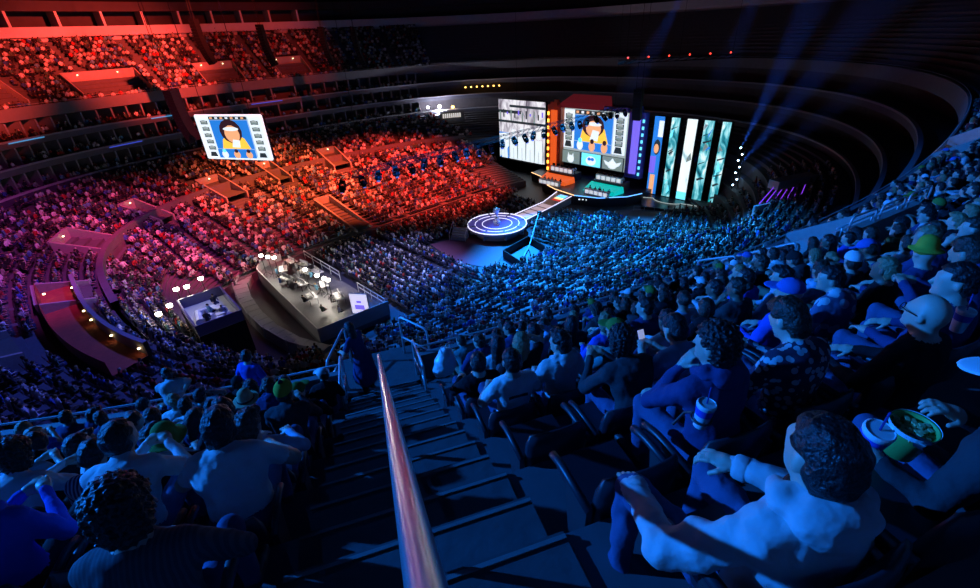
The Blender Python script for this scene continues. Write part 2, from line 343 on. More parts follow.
# ------------------------------------------------------------------ far crowd, uncountable at this distance
AIS_T = np.linspace(-PI, PI, 41)
def in_port(t, v): return any(a - 0.015 < t < b + 0.015 and c - 0.12 < v < d + 0.05 for a, b, c, d in PORT)
PEOPLE = []                                       # x, y, z, yaw
def add_bowl(vals, keep, dist=0.56):
    for i, v in enumerate(vals[:-1]):
        vm = v + (vals[1] - vals[0])*0.6
        n = 2400; t = np.linspace(-PI, PI, n); P = bowl(t, np.full(n, vm)); seg = np.r_[0, np.cumsum(np.linalg.norm(np.diff(P[:,:2], axis=0), axis=1))]
        m = int(seg[-1]/dist); tt = np.interp(np.linspace(0, seg[-1], m), seg, t)
        P = bowl(tt, np.full(m, vm)); z = bowl(tt, np.full(m, v))[:,2]; Q = bowl(tt, np.full(m, max(0, v - 0.04) if v < 1 else max(1.0001, v - 0.04)))
        R = bowl(tt, np.full(m, vm + (vals[1]-vals[0]))); sp = np.linalg.norm(R[:,:2] - P[:,:2], axis=1)
        ins = np.arctan2(-(P[:,1] - Q[:,1]), -(P[:,0] - Q[:,0])) if i else np.arctan2(-P[:,1], -P[:,0])
        for k in range(m):
            x, y = P[k,0], P[k,1]
            if sp[k] < 0.66 and i % 2: continue
            if sp[k] < 0.36 and i % 4: continue
            if x > 29 or (x > 19 and abs(y + 3) < 18) or in_port(tt[k], vm): continue
            if math.dist(bowl(AIS_T[np.argmin(np.abs(AIS_T - tt[k]))], vm)[:2], (x, y)) < 0.55: continue
            if v < 1 and abs(tt[k]) < TSTAGE: continue
            if x < -28 and v < 0.5 and y < 8 and y > -16: continue
            if rng.random() > keep: continue
            PEOPLE.append((x, y, z[k], ins[k]*0.65 + math.atan2(-4 - y, 24 - x)*0.35 if abs(ins[k] - math.atan2(-4 - y, 24 - x)) < 3 else ins[k]))
add_bowl(LOWV, 0.93); add_bowl(HIGHV, 0.88)
for s in np.arange(S0 - 172, S0 + 48, 0.54):      # upper deck away from us
    sr = s - S0
    for k in range(NROW):
        if any(a - 0.3 < sr < b + 0.3 and k0 - 1 < k < k1 + 0.5 for a, b, k0, k1 in DPORT): continue
        if -60 < sr < 26: continue
        if abs((sr + 4.4) % 8.9 - 4.45) > 3.9: continue
        if rng.random() > (0.82 if sr < 0 else 0.75): continue
        p, n = deck(s, k*TREAD + 0.6); PEOPLE.append((p[0], p[1], rowz(k), math.atan2(-n[1], -n[0])))
for dep, k, side, j, s in REST:
    p, n = deck(s, k*TREAD + 0.6); PEOPLE.append((p[0], p[1], rowz(k), math.atan2(-n[1], -n[0])))
for l, z in LEV:                                  # suites
    for t in np.linspace(1.1, 3.6, 260):
        for off in (0.016, 0.034):
            if rng.random() < 0.45:
                p = sup(t, A0*(l + off), B0*(l + off)); PEOPLE.append((p[0], p[1], z + (0.0 if off < 0.02 else 0.25), math.atan2(-p[1], -p[0])))
for x in np.arange(-16, 20.5, 0.92):              # chairs on the flat floor
    for y in np.arange(-16.4, 7.6, 0.55):
        if math.hypot(x - 5.2, y + 5.5) < 5.2 or (x > 5 and abs(y + 5.2) < 2.6): continue
        if -5.5 < x < 4 and -13.5 < y < -1.0: continue
        if -3 < x < 6.5 and y < -10.8: continue
        if abs(y - 3.0) < 0.5 or abs(y + 9.3) < 0.4 or abs(x + 8) < 0.5: continue
        if x > 17.5 and -13 < y < 4: continue
        if rng.random() < 0.94: PEOPLE.append((x + rng.normal(0, .04), y + rng.normal(0, .04), 0.0, 0.0))
def tri_grid(rings):                              # closed loft of equal rings -> triangles
    n = len(rings[0]); V = [v for r in rings for v in r]; F = []
    for i in range(len(rings)-1):
        for k in range(n):
            a, b, c, d = i*n+k, i*n+(k+1)%n, (i+1)*n+(k+1)%n, (i+1)*n+k; F += [(a,b,c),(a,c,d)]
    return V, F
def ring(rx, ry, z, y=0.0, n=6): return [(rx*math.cos(2*PI*k/n), y + ry*math.sin(2*PI*k/n), z) for k in range(n)]
def crowd_mesh(name, people, label):
    T = []
    V, F = tri_grid([ring(.18,.13,.40), ring(.17,.12,.60,.0), ring(.20,.12,.86,.02), ring(.225,.10,.99,.03), ring(.07,.07,1.06,.03)]); T.append((V, F, [0]*len(V)))
    V, F = tri_grid([ring(.055,.06,1.03,.03), ring(.075,.095,1.10,.05), ring(.085,.105,1.17,.05), ring(.08,.10,1.24,.04), ring(.03,.04,1.29,.03)]); T.append((V, F, [1]*12 + [2]*18))
    for sx in (-1, 1):
        V = [(sx*.10 + a*.07, y, z) for y, z in ((.05,.38),(.05,.52),(.46,.40),(.46,.54)) for a in (-1,1)]
        F = [(2,3,7),(2,7,6),(4,6,7),(4,7,5),(0,2,6),(0,6,4),(1,5,7),(1,7,3)]; T.append((V, F, [3]*8))
        V = [(sx*.24+a*.045, y, z) for y, z in ((.0,.98),(.09,.95),(.02,.66),(.12,.64),(.34,.56),(.36,.63)) for a in (-1,1)]
        F = [(0,4,5),(0,5,1),(2,3,7),(2,7,6),(0,2,6),(0,6,4),(1,5,7),(1,7,3),(6,7,11),(6,11,10),(4,8,9),(4,9,5),(4,6,10),(4,10,8),(5,9,11),(5,11,7)]; T.append((V, F, [0]*8 + [1]*4))
    tv = []; tf = []; tr = []
    for V, F, r in T:
        b = len(tv); tv += V; tf += [tuple(i + b for i in f) for f in F]; tr += r
    tv = np.array(tv); tf = np.array(tf); tr = np.array(tr); N = len(people); pe = np.array(people)
    sc = rng.uniform(0.9, 1.08, N); yaw = pe[:,3] - PI/2 + rng.normal(0, .25, N); lean = rng.normal(0.04, 0.14, N)
    hz = tv[None,:,2]*np.ones((N,1)); y = tv[None,:,1] + np.maximum(hz - 0.45, 0)*np.sin(lean)[:,None]; x = tv[None,:,0]*np.ones((N,1))
    cy, sy = np.cos(yaw)[:,None], np.sin(yaw)[:,None]
    W = np.stack([(x*cy - y*sy)*sc[:,None] + pe[:,0,None], (x*sy + y*cy)*sc[:,None] + pe[:,1,None], hz*sc[:,None] + pe[:,2,None]], -1).reshape(-1, 3)
    Fc = (tf[None] + (np.arange(N)*len(tv))[:,None,None]).reshape(-1, 3)
    shirts = np.array([(.75,.75,.75),(.6,.6,.62),(.02,.02,.025),(.03,.03,.04),(.05,.05,.06),(.25,.25,.27),(.05,.10,.35),(.40,.04,.04),(.08,.14,.10),(.62,.62,.64),(.12,.30,.45),(.02,.02,.03),(.35,.33,.30),(.03,.03,.05)])
    hair = np.array([(.015,.012,.01),(.03,.02,.012),(.06,.035,.02),(.02,.02,.02),(.25,.17,.08),(.45,.4,.35)])
    skin = np.array([(.52,.34,.25),(.42,.26,.18),(.58,.40,.30),(.25,.14,.09)])
    pants = np.array([(.03,.04,.09),(.02,.02,.025),(.05,.05,.06),(.10,.09,.07)])
    tabs = [shirts[rng.integers(0, len(shirts), N)], skin[rng.integers(0, 4, N)], hair[rng.integers(0, 6, N)], pants[rng.integers(0, 4, N)]]
    C = np.ones((N, len(tv), 4), np.float32)
    for r in range(4): C[:, tr == r, :3] = tabs[r][:,None,:]
    me = bpy.data.meshes.new(name); me.vertices.add(len(W)); me.vertices.foreach_set('co', W.astype(np.float32).ravel())
    me.loops.add(Fc.size); me.loops.foreach_set('vertex_index', Fc.astype(np.int32).ravel())
    me.polygons.add(len(Fc)); me.polygons.foreach_set('loop_start', (np.arange(len(Fc))*3).astype(np.int32)); me.polygons.foreach_set('use_smooth', np.ones(len(Fc), bool))
    at = me.attributes.new('Col', 'FLOAT_COLOR', 'POINT'); at.data.foreach_set('color', C.ravel())
    me.materials.append(MATS.get('crowd_cloth') or attr_mat('crowd_cloth')); me.update(calc_edges=True)
    o = link(bpy.data.objects.new(name, me)); return tag(o, label, 'crowd', kind='stuff')
_pe = np.array(PEOPLE); _ok, _ = seen(_pe[:,0], _pe[:,1], _pe[:,2] + 0.8)
PEOPLE = [p for p, k in zip(PEOPLE, _ok) if k]
print('far crowd', len(PEOPLE))
crowd_mesh('crowd', PEOPLE, 'distant mass of seated spectators filling the stands and the floor')

# rows of far seats, dark plastic, one mass like the crowd
def seat_mass():
    tv = np.array([(-.24,-.16,.42),(.24,-.16,.42),(.24,-.26,.86),(-.24,-.26,.86),(-.24,-.21,.42),(.24,-.21,.42),(.24,-.31,.86),(-.24,-.31,.86),(-.23,.22,.42),(.23,.22,.42),(.23,.22,.36),(-.23,.22,.36)])
    tf = np.array([(0,1,2,3),(5,4,7,6),(3,2,6,7),(0,8,9,1),(8,11,10,9),(0,3,7,4)])
    pe = np.array(PEOPLE); yaw = pe[:,3] - PI/2; c, s = np.cos(yaw)[:,None], np.sin(yaw)[:,None]; x, y = tv[None,:,0], tv[None,:,1]
    W = np.stack([x*c - y*s + pe[:,0,None], x*s + y*c + pe[:,1,None], tv[None,:,2] + pe[:,2,None]], -1).reshape(-1,3)
    Fc = (tf[None] + (np.arange(len(pe))*len(tv))[:,None,None]).reshape(-1,4)
    me = bpy.data.meshes.new('seat_rows'); me.vertices.add(len(W)); me.vertices.foreach_set('co', W.astype(np.float32).ravel())
    me.loops.add(Fc.size); me.loops.foreach_set('vertex_index', Fc.astype(np.int32).ravel()); me.polygons.add(len(Fc)); me.polygons.foreach_set('loop_start', (np.arange(len(Fc))*4).astype(np.int32))
    me.materials.append(SEATM); me.update(calc_edges=True); tag(link(bpy.data.objects.new('seat_rows', me)), 'rows of dark seats under the distant crowd', 'seats', kind='stuff')
seat_mass()

# ------------------------------------------------------------------ stage
def em(name, col, s): return mat(name, tuple(min(0.8, c) for c in col), 0.5, emit=s, ecol=col, var=0)
E_W = em('led_white', (0.80, 0.92, 1.0), 1.05); E_G = em('led_grey', (0.42, 0.50, 0.50), 0.8); E_GR = em('led_greygreen', (0.30, 0.42, 0.40), 0.6); E_K = em('led_dark', (0.03, 0.05, 0.06), 0.6)
E_B = em('led_blue', (0.02, 0.22, 0.75), 1.0); E_SK = em('led_skin', (0.95, 0.45, 0.22), 1.0); E_H = em('led_hair', (0.05, 0.02, 0.03), 0.6); E_Y = em('led_yellow', (1.0, 0.55, 0.06), 1.2)
E_C = em('led_cyan', (0.15, 0.75, 0.95), 1.3); E_T = em('led_teal', (0.0, 0.55, 0.50), 0.8); E_O = em('led_orange', (1.0, 0.13, 0.02), 0.75); E_RD = em('led_red', (0.9, 0.05, 0.03), 0.7); E_P = em('led_violet', (0.22, 0.16, 0.95), 0.9)
E_LINE = em('led_line', (0.75, 0.72, 1.0), 1.6); E_BL = em('led_blue_line', (0.12, 0.4, 1.0), 2.2); E_WO = em('led_warm', (1.0, 0.55, 0.25), 2.0)
SCRM = [E_W, E_G, E_GR, E_K, E_B, E_SK, E_H, E_Y, E_C, E_T, E_O, E_RD, E_P]
W_, G_, GG, KK, BB, SK, HH, YY, CC, TT, OO, RR, PP = range(13)
def led_noise(name, stops, scale, stretch, strength):   # moving artwork on an LED wall: a stretched noise through a colour ramp
    m = bpy.data.materials.new(name); m.use_nodes = True; nt = m.node_tree; b = nt.nodes['Principled BSDF']; b.inputs['Base Color'].default_value = (.02,.02,.02,1)
    tc = nt.nodes.new('ShaderNodeTexCoord'); mp = nt.nodes.new('ShaderNodeMapping'); mp.inputs['Scale'].default_value = stretch; mp.inputs['Rotation'].default_value = (0.25, 0, 0); nz = nt.nodes.new('ShaderNodeTexNoise'); nz.inputs['Scale'].default_value = scale; nz.inputs['Detail'].default_value = 5; nz.inputs['Distortion'].default_value = 1.2
    rp = nt.nodes.new('ShaderNodeValToRGB'); els = rp.color_ramp.elements
    for i, (p, c) in enumerate(stops):
        e = els[i] if i < 2 else els.new(p); e.position = p; e.color = (*c, 1)
    nt.links.new(tc.outputs['Object'], mp.inputs[0]); nt.links.new(mp.outputs[0], nz.inputs['Vector']); nt.links.new(nz.outputs['Fac'], rp.inputs[0]); nt.links.new(rp.outputs[0], b.inputs['Emission Color']); b.inputs['Emission Strength'].default_value = strength; MATS[name] = m; return m
SCRM += [led_noise('led_ice', [(.30,(0,.05,.08)),(.43,(.02,.28,.36)),(.52,(.25,.70,.78)),(.62,(.85,1,1))], .55, (1,1.6,.55), 1.1), led_noise('led_snow', [(.24,(.05,.3,.4)),(.40,(.8,.95,1)),(.62,(.9,1,1)),(.9,(1,1,1))], .4, (1,1.4,.5), 1.15), led_noise('led_mist', [(.30,(.12,.10,.14)),(.44,(.55,.52,.6)),(.56,(.9,.88,.95)),(.8,(1,1,1))], .5, (1,1.2,.6), 1.0)]
ICE, SNOW, MIST = 13, 14, 15
class Face:                                       # flat print on a screen plane: rectangles and blobs in 0..1 coordinates
    def __init__(s, o, u, v): s.o, s.u, s.v = Vector(o), Vector(u), Vector(v); s.n = s.u.cross(s.v).normalized(); s.mb = MB(); s.k = 0
    def p(s, x, y): return s.o + s.u*x + s.v*y + s.n*(0.03 + 0.004*s.k)
    def rect(s, x0, y0, x1, y1, m): s.k += 1; s.mb.add([s.p(x0,y0), s.p(x1,y0), s.p(x1,y1), s.p(x0,y1)], [(0,1,2,3)], m); return s
    def poly(s, pts, m): s.k += 1; s.mb.add([s.p(*q) for q in pts], [tuple(range(len(pts)))], m); return s
    def blob(s, cx, cy, rx, ry, m, n=14): return s.poly([(cx + rx*math.cos(2*PI*i/n), cy + ry*math.sin(2*PI*i/n)) for i in range(n)], m)
    def done(s, name, parent): return s.mb.build(name, SCRM, parent)
def cabinet(mb, o, u, v, n, depth, m=0):          # solid box behind a screen plane
    o, u, v, n = map(Vector, (o, u, v, n)); b = [o - n*depth, o + u - n*depth, o + u, o]; mb.hexa([*b, *[p + v for p in b]], m)
def broadcast(F, emblems=False):
    """The live picture: portrait columns either side of the caster, banner tiles below."""
    F.rect(0,0,1,1,G_)
    y0 = 0.27 if emblems else 0.0
    for side in (0, 1):
        x = 0.02 if side == 0 else 0.80
        F.rect(x, y0 + .02, x + .18, .98, W_)
        for i in range(5):
            yy = y0 + (0.20 if not emblems else .16) + i*(1 - y0 - .22)/5.2
            F.rect(x + .035, yy, x + .145, yy + .085, KK); F.blob(x + .09, yy + .055, .042, .05, G_); F.blob(x + .09, yy + .03, .055, .02, GG)
        F.poly([(x + .03, y0 + .04), (x + .15, y0 + .04), (x + .13, y0 + .15), (x + .05, y0 + .15)], KK)
    F.rect(.21, y0 + (1-y0)*.24, .79, .90, BB); F.rect(.21, .915, .79, .985, KK)
    for i in range(7): F.rect(.23 + i*.08, .93, .27 + i*.08, .97, W_ if i % 2 else SK)
    yb = y0 + (1-y0)*.24
    F.poly([(.30, yb), (.74, yb), (.68, yb + .24), (.58, yb + .34), (.44, yb + .34), (.34, yb + .22)], YY)
    F.blob(.5, yb + (.9-yb)*.62, .17, (.9-yb)*.42, HH); F.blob(.51, yb + (.9-yb)*.52, .115, (.9-yb)*.31, SK)
    F.blob(.51, yb + (.9-yb)*.70, .12, (.9-yb)*.07, W_); F.poly([(.46, yb + .04), (.58, yb + .03), (.60, yb + .2), (.50, yb + .22)], W_)
    F.rect(.21, y0 + .02, .79, yb - .01, BB)
    for i, c in enumerate((W_, SK, SK)): F.blob(.31 + i*.19, y0 + .10, .05, .09, c); F.blob(.31 + i*.19, y0 + .19, .03, .045, HH if i else CC)
    if emblems:
        F.rect(0, 0, 1, .25, KK)
        for i in range(3): F.rect(.02 + i*.33, .01, .32 + i*.33, .24, (GG, CC, GG)[i])
        F.blob(.17, .09, .055, .075, W_); F.poly([(.12,.12),(.15,.14),(.13,.21)], W_); F.poly([(.22,.12),(.19,.14),(.21,.21)], W_)
        F.blob(.50, .11, .08, .085, W_); F.blob(.475, .14, .028, .03, BB); F.blob(.525, .14, .028, .03, BB)
        F.blob(.83, .10, .07, .07, W_); F.poly([(.70,.17),(.83,.11),(.80,.05),(.73,.10)], W_); F.poly([(.96,.17),(.83,.11),(.86,.05),(.93,.10)], W_); F.poly([(.79,.15),(.87,.15),(.83,.22)], W_)

# centre screen with frame and red canopy
t = thing('stage_screen', 'large centre stage screen showing a caster over three white emblem tiles', 'screen', (32, -2.6, 3.4))
m = MB(); m.box((0.3, 0, 4.7), (0.4, 13.5, 9.5)); m.build('cabinet', BLACK, t)
F = Face((0.05, 6.6, 0), (0, -13.2, 0), (0, 0, 9.4)); broadcast(F, True); F.done('picture', t)
m = MB(); m.hexa([(-1.2,7.0,9.6),(-1.2,-1.5,9.6),(3,-1.5,9.6),(3,7,9.6),(-0.2,6.6,10.4),(-0.2,-1.2,10.4),(3,-1.2,11.3),(3,6.6,11.3)]); m.build('canopy', em('canopy_red', (0.4,0.03,0.05), 0.18), t)
m = MB(); m.box((-0.4, -4.5, 9.9), (0.6, 4.5, 0.6)); m.box((-0.4, 2.4, 9.55), (0.3, 9.2, 0.12)); m.build('canopy_beam', mat('beam_violet', (0.2,0.2,0.5), 0.5), t)
# left screen: two faces with white silhouettes
t = thing('stage_screen', 'white stage screen with pale standing silhouettes beside the orange tower', 'screen', (32, 14, 2.2))
m = MB(); m.box((0.35, 0, 5.6), (0.4, 12.2, 11.4)); m.box((0.1, 0.6, -0.35), (0.9, 11, 0.5)); m.build('cabinet', BLACK, t)
F = Face((0.05, 6.0, 0), (0, -12.0, 0), (0, 0, 11.2)); F.rect(0,0,1,1,MIST); F.rect(0, .62, 1, .66, KK); F.rect(0,.78,.5,.83,KK); F.rect(.25,.88,1,.92,KK); F.rect(0,0,.22,.45,BB); F.poly([(0,0),(.22,.22),(.22,.45),(0,.42)], W_)
for i in range(12): F.rect(.02 + i*.083, .66 + .05*(i % 3), .05 + i*.083, .80 + .04*(i % 2), (GG, KK, PP)[i % 3])
for cx, s in ((.12,.8),(.33,1.0),(.52,1.1),(.70,1.05),(.88,.95)):
    F.rect(cx - .10*s, .02, cx - .085*s, .38*s, GG); F.rect(cx + .085*s, .02, cx + .10*s, .36*s, GG); F.poly([(cx - .085*s, .0), (cx + .085*s, .0), (cx + .07*s, .40*s), (cx - .07*s, .40*s)], W_); F.blob(cx, .47*s, .038, .055, W_)
    F.rect(cx - .004, .0, cx + .006, .2*s, G_)
F.done('picture', t)
# right: five tall LED columns
for i, (ya, yb) in enumerate([(-13.6,-15.2), (-16.3,-17.6), (-18.7,-20.2), (-21.2,-22.6), (-23.7,-24.9)]):
    t = thing('led_column', ['narrow violet stage column with a dark portrait beside the blue tower','pale teal LED column on round stage foot, first of four','almost plain white LED column, second of four beside stage','white and teal LED column with dark slashes, third of four','outermost white and teal LED column on the stage wing'][i], 'screen', (32, (ya+yb)/2, 0.8), group='tall LED columns')
    h = 11.9; wd = ya - yb; m = MB(); m.box((0.3, 0, h/2), (0.4, wd + 0.3, h + 0.1)); m.build('cabinet', BLACK, t)
    F = Face((0.05, wd/2, 0), (0, -wd, 0), (0, 0, h)); R_ = random.Random(i*7 + 3)
    if i == 0:
        F.rect(0,0,1,1,BB); F.blob(.55,.62,.35,.10,KK); F.blob(.5,.60,.25,.06,SK); F.rect(0,.28,.6,.5,PP); F.rect(.2,0,.7,.26,SK); F.rect(.5,.75,1,.95,W_)
    else:
        F.rect(0,0,1,1,SNOW if i == 2 else ICE)
        for q in range((4, 1, 5, 4)[i-1]):
            y = R_.uniform(0, .92); x = R_.uniform(0, .6); F.poly([(x, y), (min(1, x + R_.uniform(.1,.5)), y + R_.uniform(.02,.09)), (min(1, x + R_.uniform(.05,.4)), min(1, y + R_.uniform(.05,.16))), (x, min(1, y + .05))], R_.choice((TT, CC, GG, BB)[: 3 if i != 3 else 4]))
        if i == 2: F.rect(0, 0, 1, .1, CC)
        if i != 2:
            for q in range(4): y = R_.uniform(.05,.9); F.poly([(R_.uniform(0,.3), y), (R_.uniform(.6,1), y + .04), (R_.uniform(.6,1), y + .055), (0.1, y + .02)], KK)
    F.done('picture', t)
# orange and blue towers
def tower(y0, y1, z0, z1, face, glow, dots, label):
    t = thing('stage_tower', label, 'tower', (31, (y0+y1)/2, z0)); wd = y1 - y0; h = z1 - z0
    m = MB(); m.box((0.6, 0, h/2), (1.2, wd, h)); m.box((0.2, 0, h + .2), (0.9, wd*.5, .5)); m.box((0.2, -wd*.1, h + .6), (0.5, wd*.25, .5)); tb_ = m.build('body', face, t)
    m = MB(); m.box((-0.05, 0, h/2), (0.1, wd*.45, h*.86)); m.build('light_panel', glow, t)
    for k in range(9): d = MB(); d.box((-0.1, wd*.42 if y0 > 0 else -wd*.42, h*(.08 + .1*k)), (0.14, 0.3, h*.045)); d.build('lamp', dots, tb_)
tower(3.6, 6.6, 1.0, 13.3, mat('tower_orange', (0.7,0.16,0.06), 0.5), E_O, em('led_amber', (1.0,0.45,0.05), 4), 'orange glowing stage tower left of the centre screen')
tower(-12.6, -9.8, 3.0, 13.2, mat('tower_blue', (0.15,0.14,0.6), 0.5), E_P, E_C, 'blue violet stage tower with cyan lamps beside the LED columns')
# stage deck with its LED outline
STG = mat('stage_black', (0.03,0.03,0.045), 0.3, var=0.2, scale=1.0)
t = thing('stage_deck', 'dark polished stage deck with angled lit front edge', 'stage', (0,0,0))
poly = [(36,9),(28.2,8),(26.8,3.8),(24.4,2.2),(22.6,-2.0),(21.8,-6.6),(23.0,-10.5),(26.2,-13.5),(29,-14.5),(36,-14.5)]
def slab(poly, z0, z1): 
    n = len(poly); mb = MB(); V = xyz(poly, z0) + xyz(poly, z1)
    mb.add(V, [tuple(range(n, 2*n))[::-1] if False else tuple(range(n, 2*n)), *[(i, (i+1) % n, n + (i+1) % n, n + i) for i in range(n)]]); return mb
slab(poly[::-1], 0, 1.5).build('platform', STG, t)
m = MB(); m.tube([(x, y, 1.53) for x, y in poly[1:6]], 0.07, 5); m.build('edge_light', E_WO, t)
m = MB(); m.tube([(x, y, 1.53) for x, y in poly[5:9]], 0.07, 5); m.build('edge_light', E_BL, t)
for i in range(7):
    d = MB(); x, y = (22.1 + .25*i, -7.5 - .5*i); d.lathe([(0.02,0),(0.14,0.03),(0.14,0.15),(0.02,0.2)], (x - .12, y, 0.9), 8); d.build('footlight', E_W, t)
t = thing('stage_wing', 'low dark stage wing in front of the LED columns with curved lit lip', 'stage', (0,0,0))
slab([(36,-14.5),(29,-14.5),(26.0,-16.2),(28,-27.5),(36,-27.5)][::-1], 0, 0.7).build('platform', STG, t)
m = MB(); m.tube([(29.5,-14.4,.78)] + [(30.6 - 1.6*math.sin(a), -18.2 + 2.4*math.cos(a), .78) for a in np.linspace(0.3, 2.9, 12)] + [(30.8,-25,.78)], 0.06, 5); m.build('edge_light', E_G, t)
# player booths
def booth(y, face, label, gl):
    t = thing('player_booth', label, 'booth', (27.8, y, 1.5))
    slab([(2.2,2.6),(-0.5,2.6),(-0.5,-2.6),(2.2,-2.6)][::-1], 0, 1.3).build('riser', STG, t)
    m = MB(); m.hexa([(-3.0,2.9,0.05),(-3.0,-2.9,0.05),(-0.4,-3.2,0.05),(-0.4,3.2,0.05),(-2.6,2.7,0.55),(-2.6,-2.7,0.55),(-0.4,-3.0,1.0),(-0.4,3.0,1.0)]); m.build('glowing_ramp', face, t)
    m = MB(); m.box((0.0, 0, 1.75), (0.35, 4.9, 0.95)); dk = m.build('desk', mat('desk_white', (0.7,0.72,0.75), 0.5), t)
    for k in range(5):
        d = MB(); d.box((-0.2, -1.9 + .95*k, 1.75), (0.06, 0.72, 0.62)); d.build('desk_panel', em('panel_pale', (0.7,0.75,0.8), 0.8), dk)
        d = MB(); d.box((0.12, -1.9 + .95*k, 2.45), (0.06, 0.62, 0.4)); d.box((0.12, -1.9 + .95*k, 2.25), (0.12, 0.12, 0.15)); d.build('monitor', BLACK, t)
    t2 = thing('presenter_desk', 'low white lit desk in front of the ' + gl + ' booth', 'desk', (23.9, y - .4, 1.5))
    m = MB(); m.box((0, 0, 0.45), (0.5, 4.4, 0.9)); m.build('body', mat('desk_white', (0.7,0.72,0.75)), t2)
    for k in range(5): d = MB(); d.box((-0.27, -1.7 + .85*k, .45), (0.05, 0.66, 0.55)); d.build('front_panel', em('panel_pale', (0.7,0.75,0.8), 0.8), t2)
    return [(29.0, y - 1.9 + .95*k, 2.5, PI) for k in range(5)] + [(24.7, y - 2.1 + .85*k, 1.4, PI) for k in range(5)]
PL = booth(0.6, E_O, 'orange-lit player booth with white desk and five monitors', 'orange') + booth(-9.0, E_T, 'teal-lit player booth with white desk and five monitors', 'teal')
crowd_mesh('players', PL, 'players and presenters sitting at the stage desks')
# catwalk and round platform
t = thing('catwalk', 'narrow lit catwalk from the stage to the round platform', 'catwalk', (0,0,0))
slab([(22.4,-2.6),(21.9,-6.0),(17,-6.6),(9.0,-7.4),(9.0,-4.6),(17,-4.2)][::-1] if False else [(9.0,-7.4),(17,-6.6),(21.9,-6.0),(22.4,-2.6),(17,-4.2),(9.0,-4.6)], 0, 1.2).build('platform', mat('catwalk_white', (0.45,0.42,0.45), 0.35), t)
for P in ([(22.4,-2.6),(17,-4.2),(9.0,-4.6)], [(21.9,-6.0),(17,-6.6),(9.0,-7.4)]): m = MB(); m.tube([(x, y, 1.24) for x, y in P], 0.06, 5); m.build('edge_light', E_LINE, t)
for k, c in enumerate((E_RD, E_WO, E_C, E_BL)): d = MB(); d.box((19.0 + .75*k, -5.2 + .12*k, 1.22), (0.6, 1.5, 0.05)); d.build('floor_light', c, t)
for k in range(4): d = MB(); d.box((10.6 + 1.7*k, -5.95 + .12*k, 1.215), (1.3, 1.9, 0.03)); d.build('floor_panel', em('panel_rose', (0.85,0.6,0.7), 0.55), t)
t = thing('round_stage', 'round raised stage with three glowing rings on its violet top', 'stage', (5.2, -5.6, 0))
m = MB(); m.lathe([(3.0,0),(3.0,0.9),(4.1,1.05),(4.2,1.4),(4.1,1.45)], seg=48); m.build('drum', mat('drum_grey', (0.25,0.25,0.32), 0.4), t)
m = MB(); m.lathe([(0.01,1.46),(4.0,1.46),(4.0,1.48),(0.01,1.48)], seg=48, cap=False); m.build('top', mat('top_violet', (0.12,0.10,0.35), 0.3, emit=0.16, ecol=(0.2,0.15,0.95)), t)
for r in (4.15, 3.1, 2.1):
    m = MB(); m.tube([(r*math.cos(a), r*math.sin(a), 1.5) for a in np.linspace(0, 2*PI, 48, endpoint=False)], 0.04 if r < 4 else .06, 6, closed=True); m.build('ring_light', E_LINE, t)
for k in range(8):
    a = 2*PI*k/8 + .3; d = MB(); d.box((3.55*math.cos(a), 3.55*math.sin(a), 1.0), (1.0, 0.2, 1.2), a); d.build('rib', mat('drum_grey', (0.25,0.25,0.32)), t)
t = thing('trophy', 'tall white silver trophy cup on a plinth on the round stage', 'trophy', (5.2, -5.6, 1.48))
m = MB(); m.lathe([(0.5,0),(0.5,0.3),(0.35,0.4),(0.3,0.9)], seg=16); m.build('plinth', mat('plinth_white', (0.7,0.7,0.75), 0.4), t)
m = MB(); m.lathe([(0.18,0.9),(0.1,1.1),(0.12,1.3),(0.34,1.6),(0.38,2.0),(0.42,2.15),(0.36,2.1),(0.1,1.7)], seg=20); m.build('cup', STEEL, t, True)
for s in (-1,1): m = MB(); m.tube([(s*.34,0,1.6),(s*.62,0,1.75),(s*.6,0,2.05),(s*.38,0,2.05)], .05, 6); m.build('handle', STEEL, t)
spot('trophy_light', (2, -9, 13), (5.2,-5.6,1.5), 1.6*K, (0.8,0.85,1.0), 44, 0.4, 0.2)
t = thing('stage_stairs', 'short flight of steps up to the round stage', 'stairs', (1.0, -2.6, 0), 0.5)
for k in range(5): d = MB(); d.box((-0.32*(4-k), 0, 0.14*(k+1)), (0.34, 2.2, 0.28*(k+1))); d.build('step', mat('drum_grey', (0.25,0.25,0.32)), t)
for y in (-1.15, 1.15): d = MB(); d.tube([(-1.6,y,0),(-1.6,y,1.0),(0.2,y,2.2),(0.2,y,1.2)], .04, 5); d.build('rail', RAILM, t)
t = thing('pit_carpet', 'rose-lit floor panel beside the round stage steps', 'carpet', (0,0,0)); slab([(-3.6,-1.4),(-5.0,-8.5),(-3.2,-13.2),(1.6,-10.8),(2.6,-8.2),(1.2,-2.6)], 0.01, 0.06).build('mat', mat('carpet_rose', (0.15,0.05,0.08), 0.7), t)
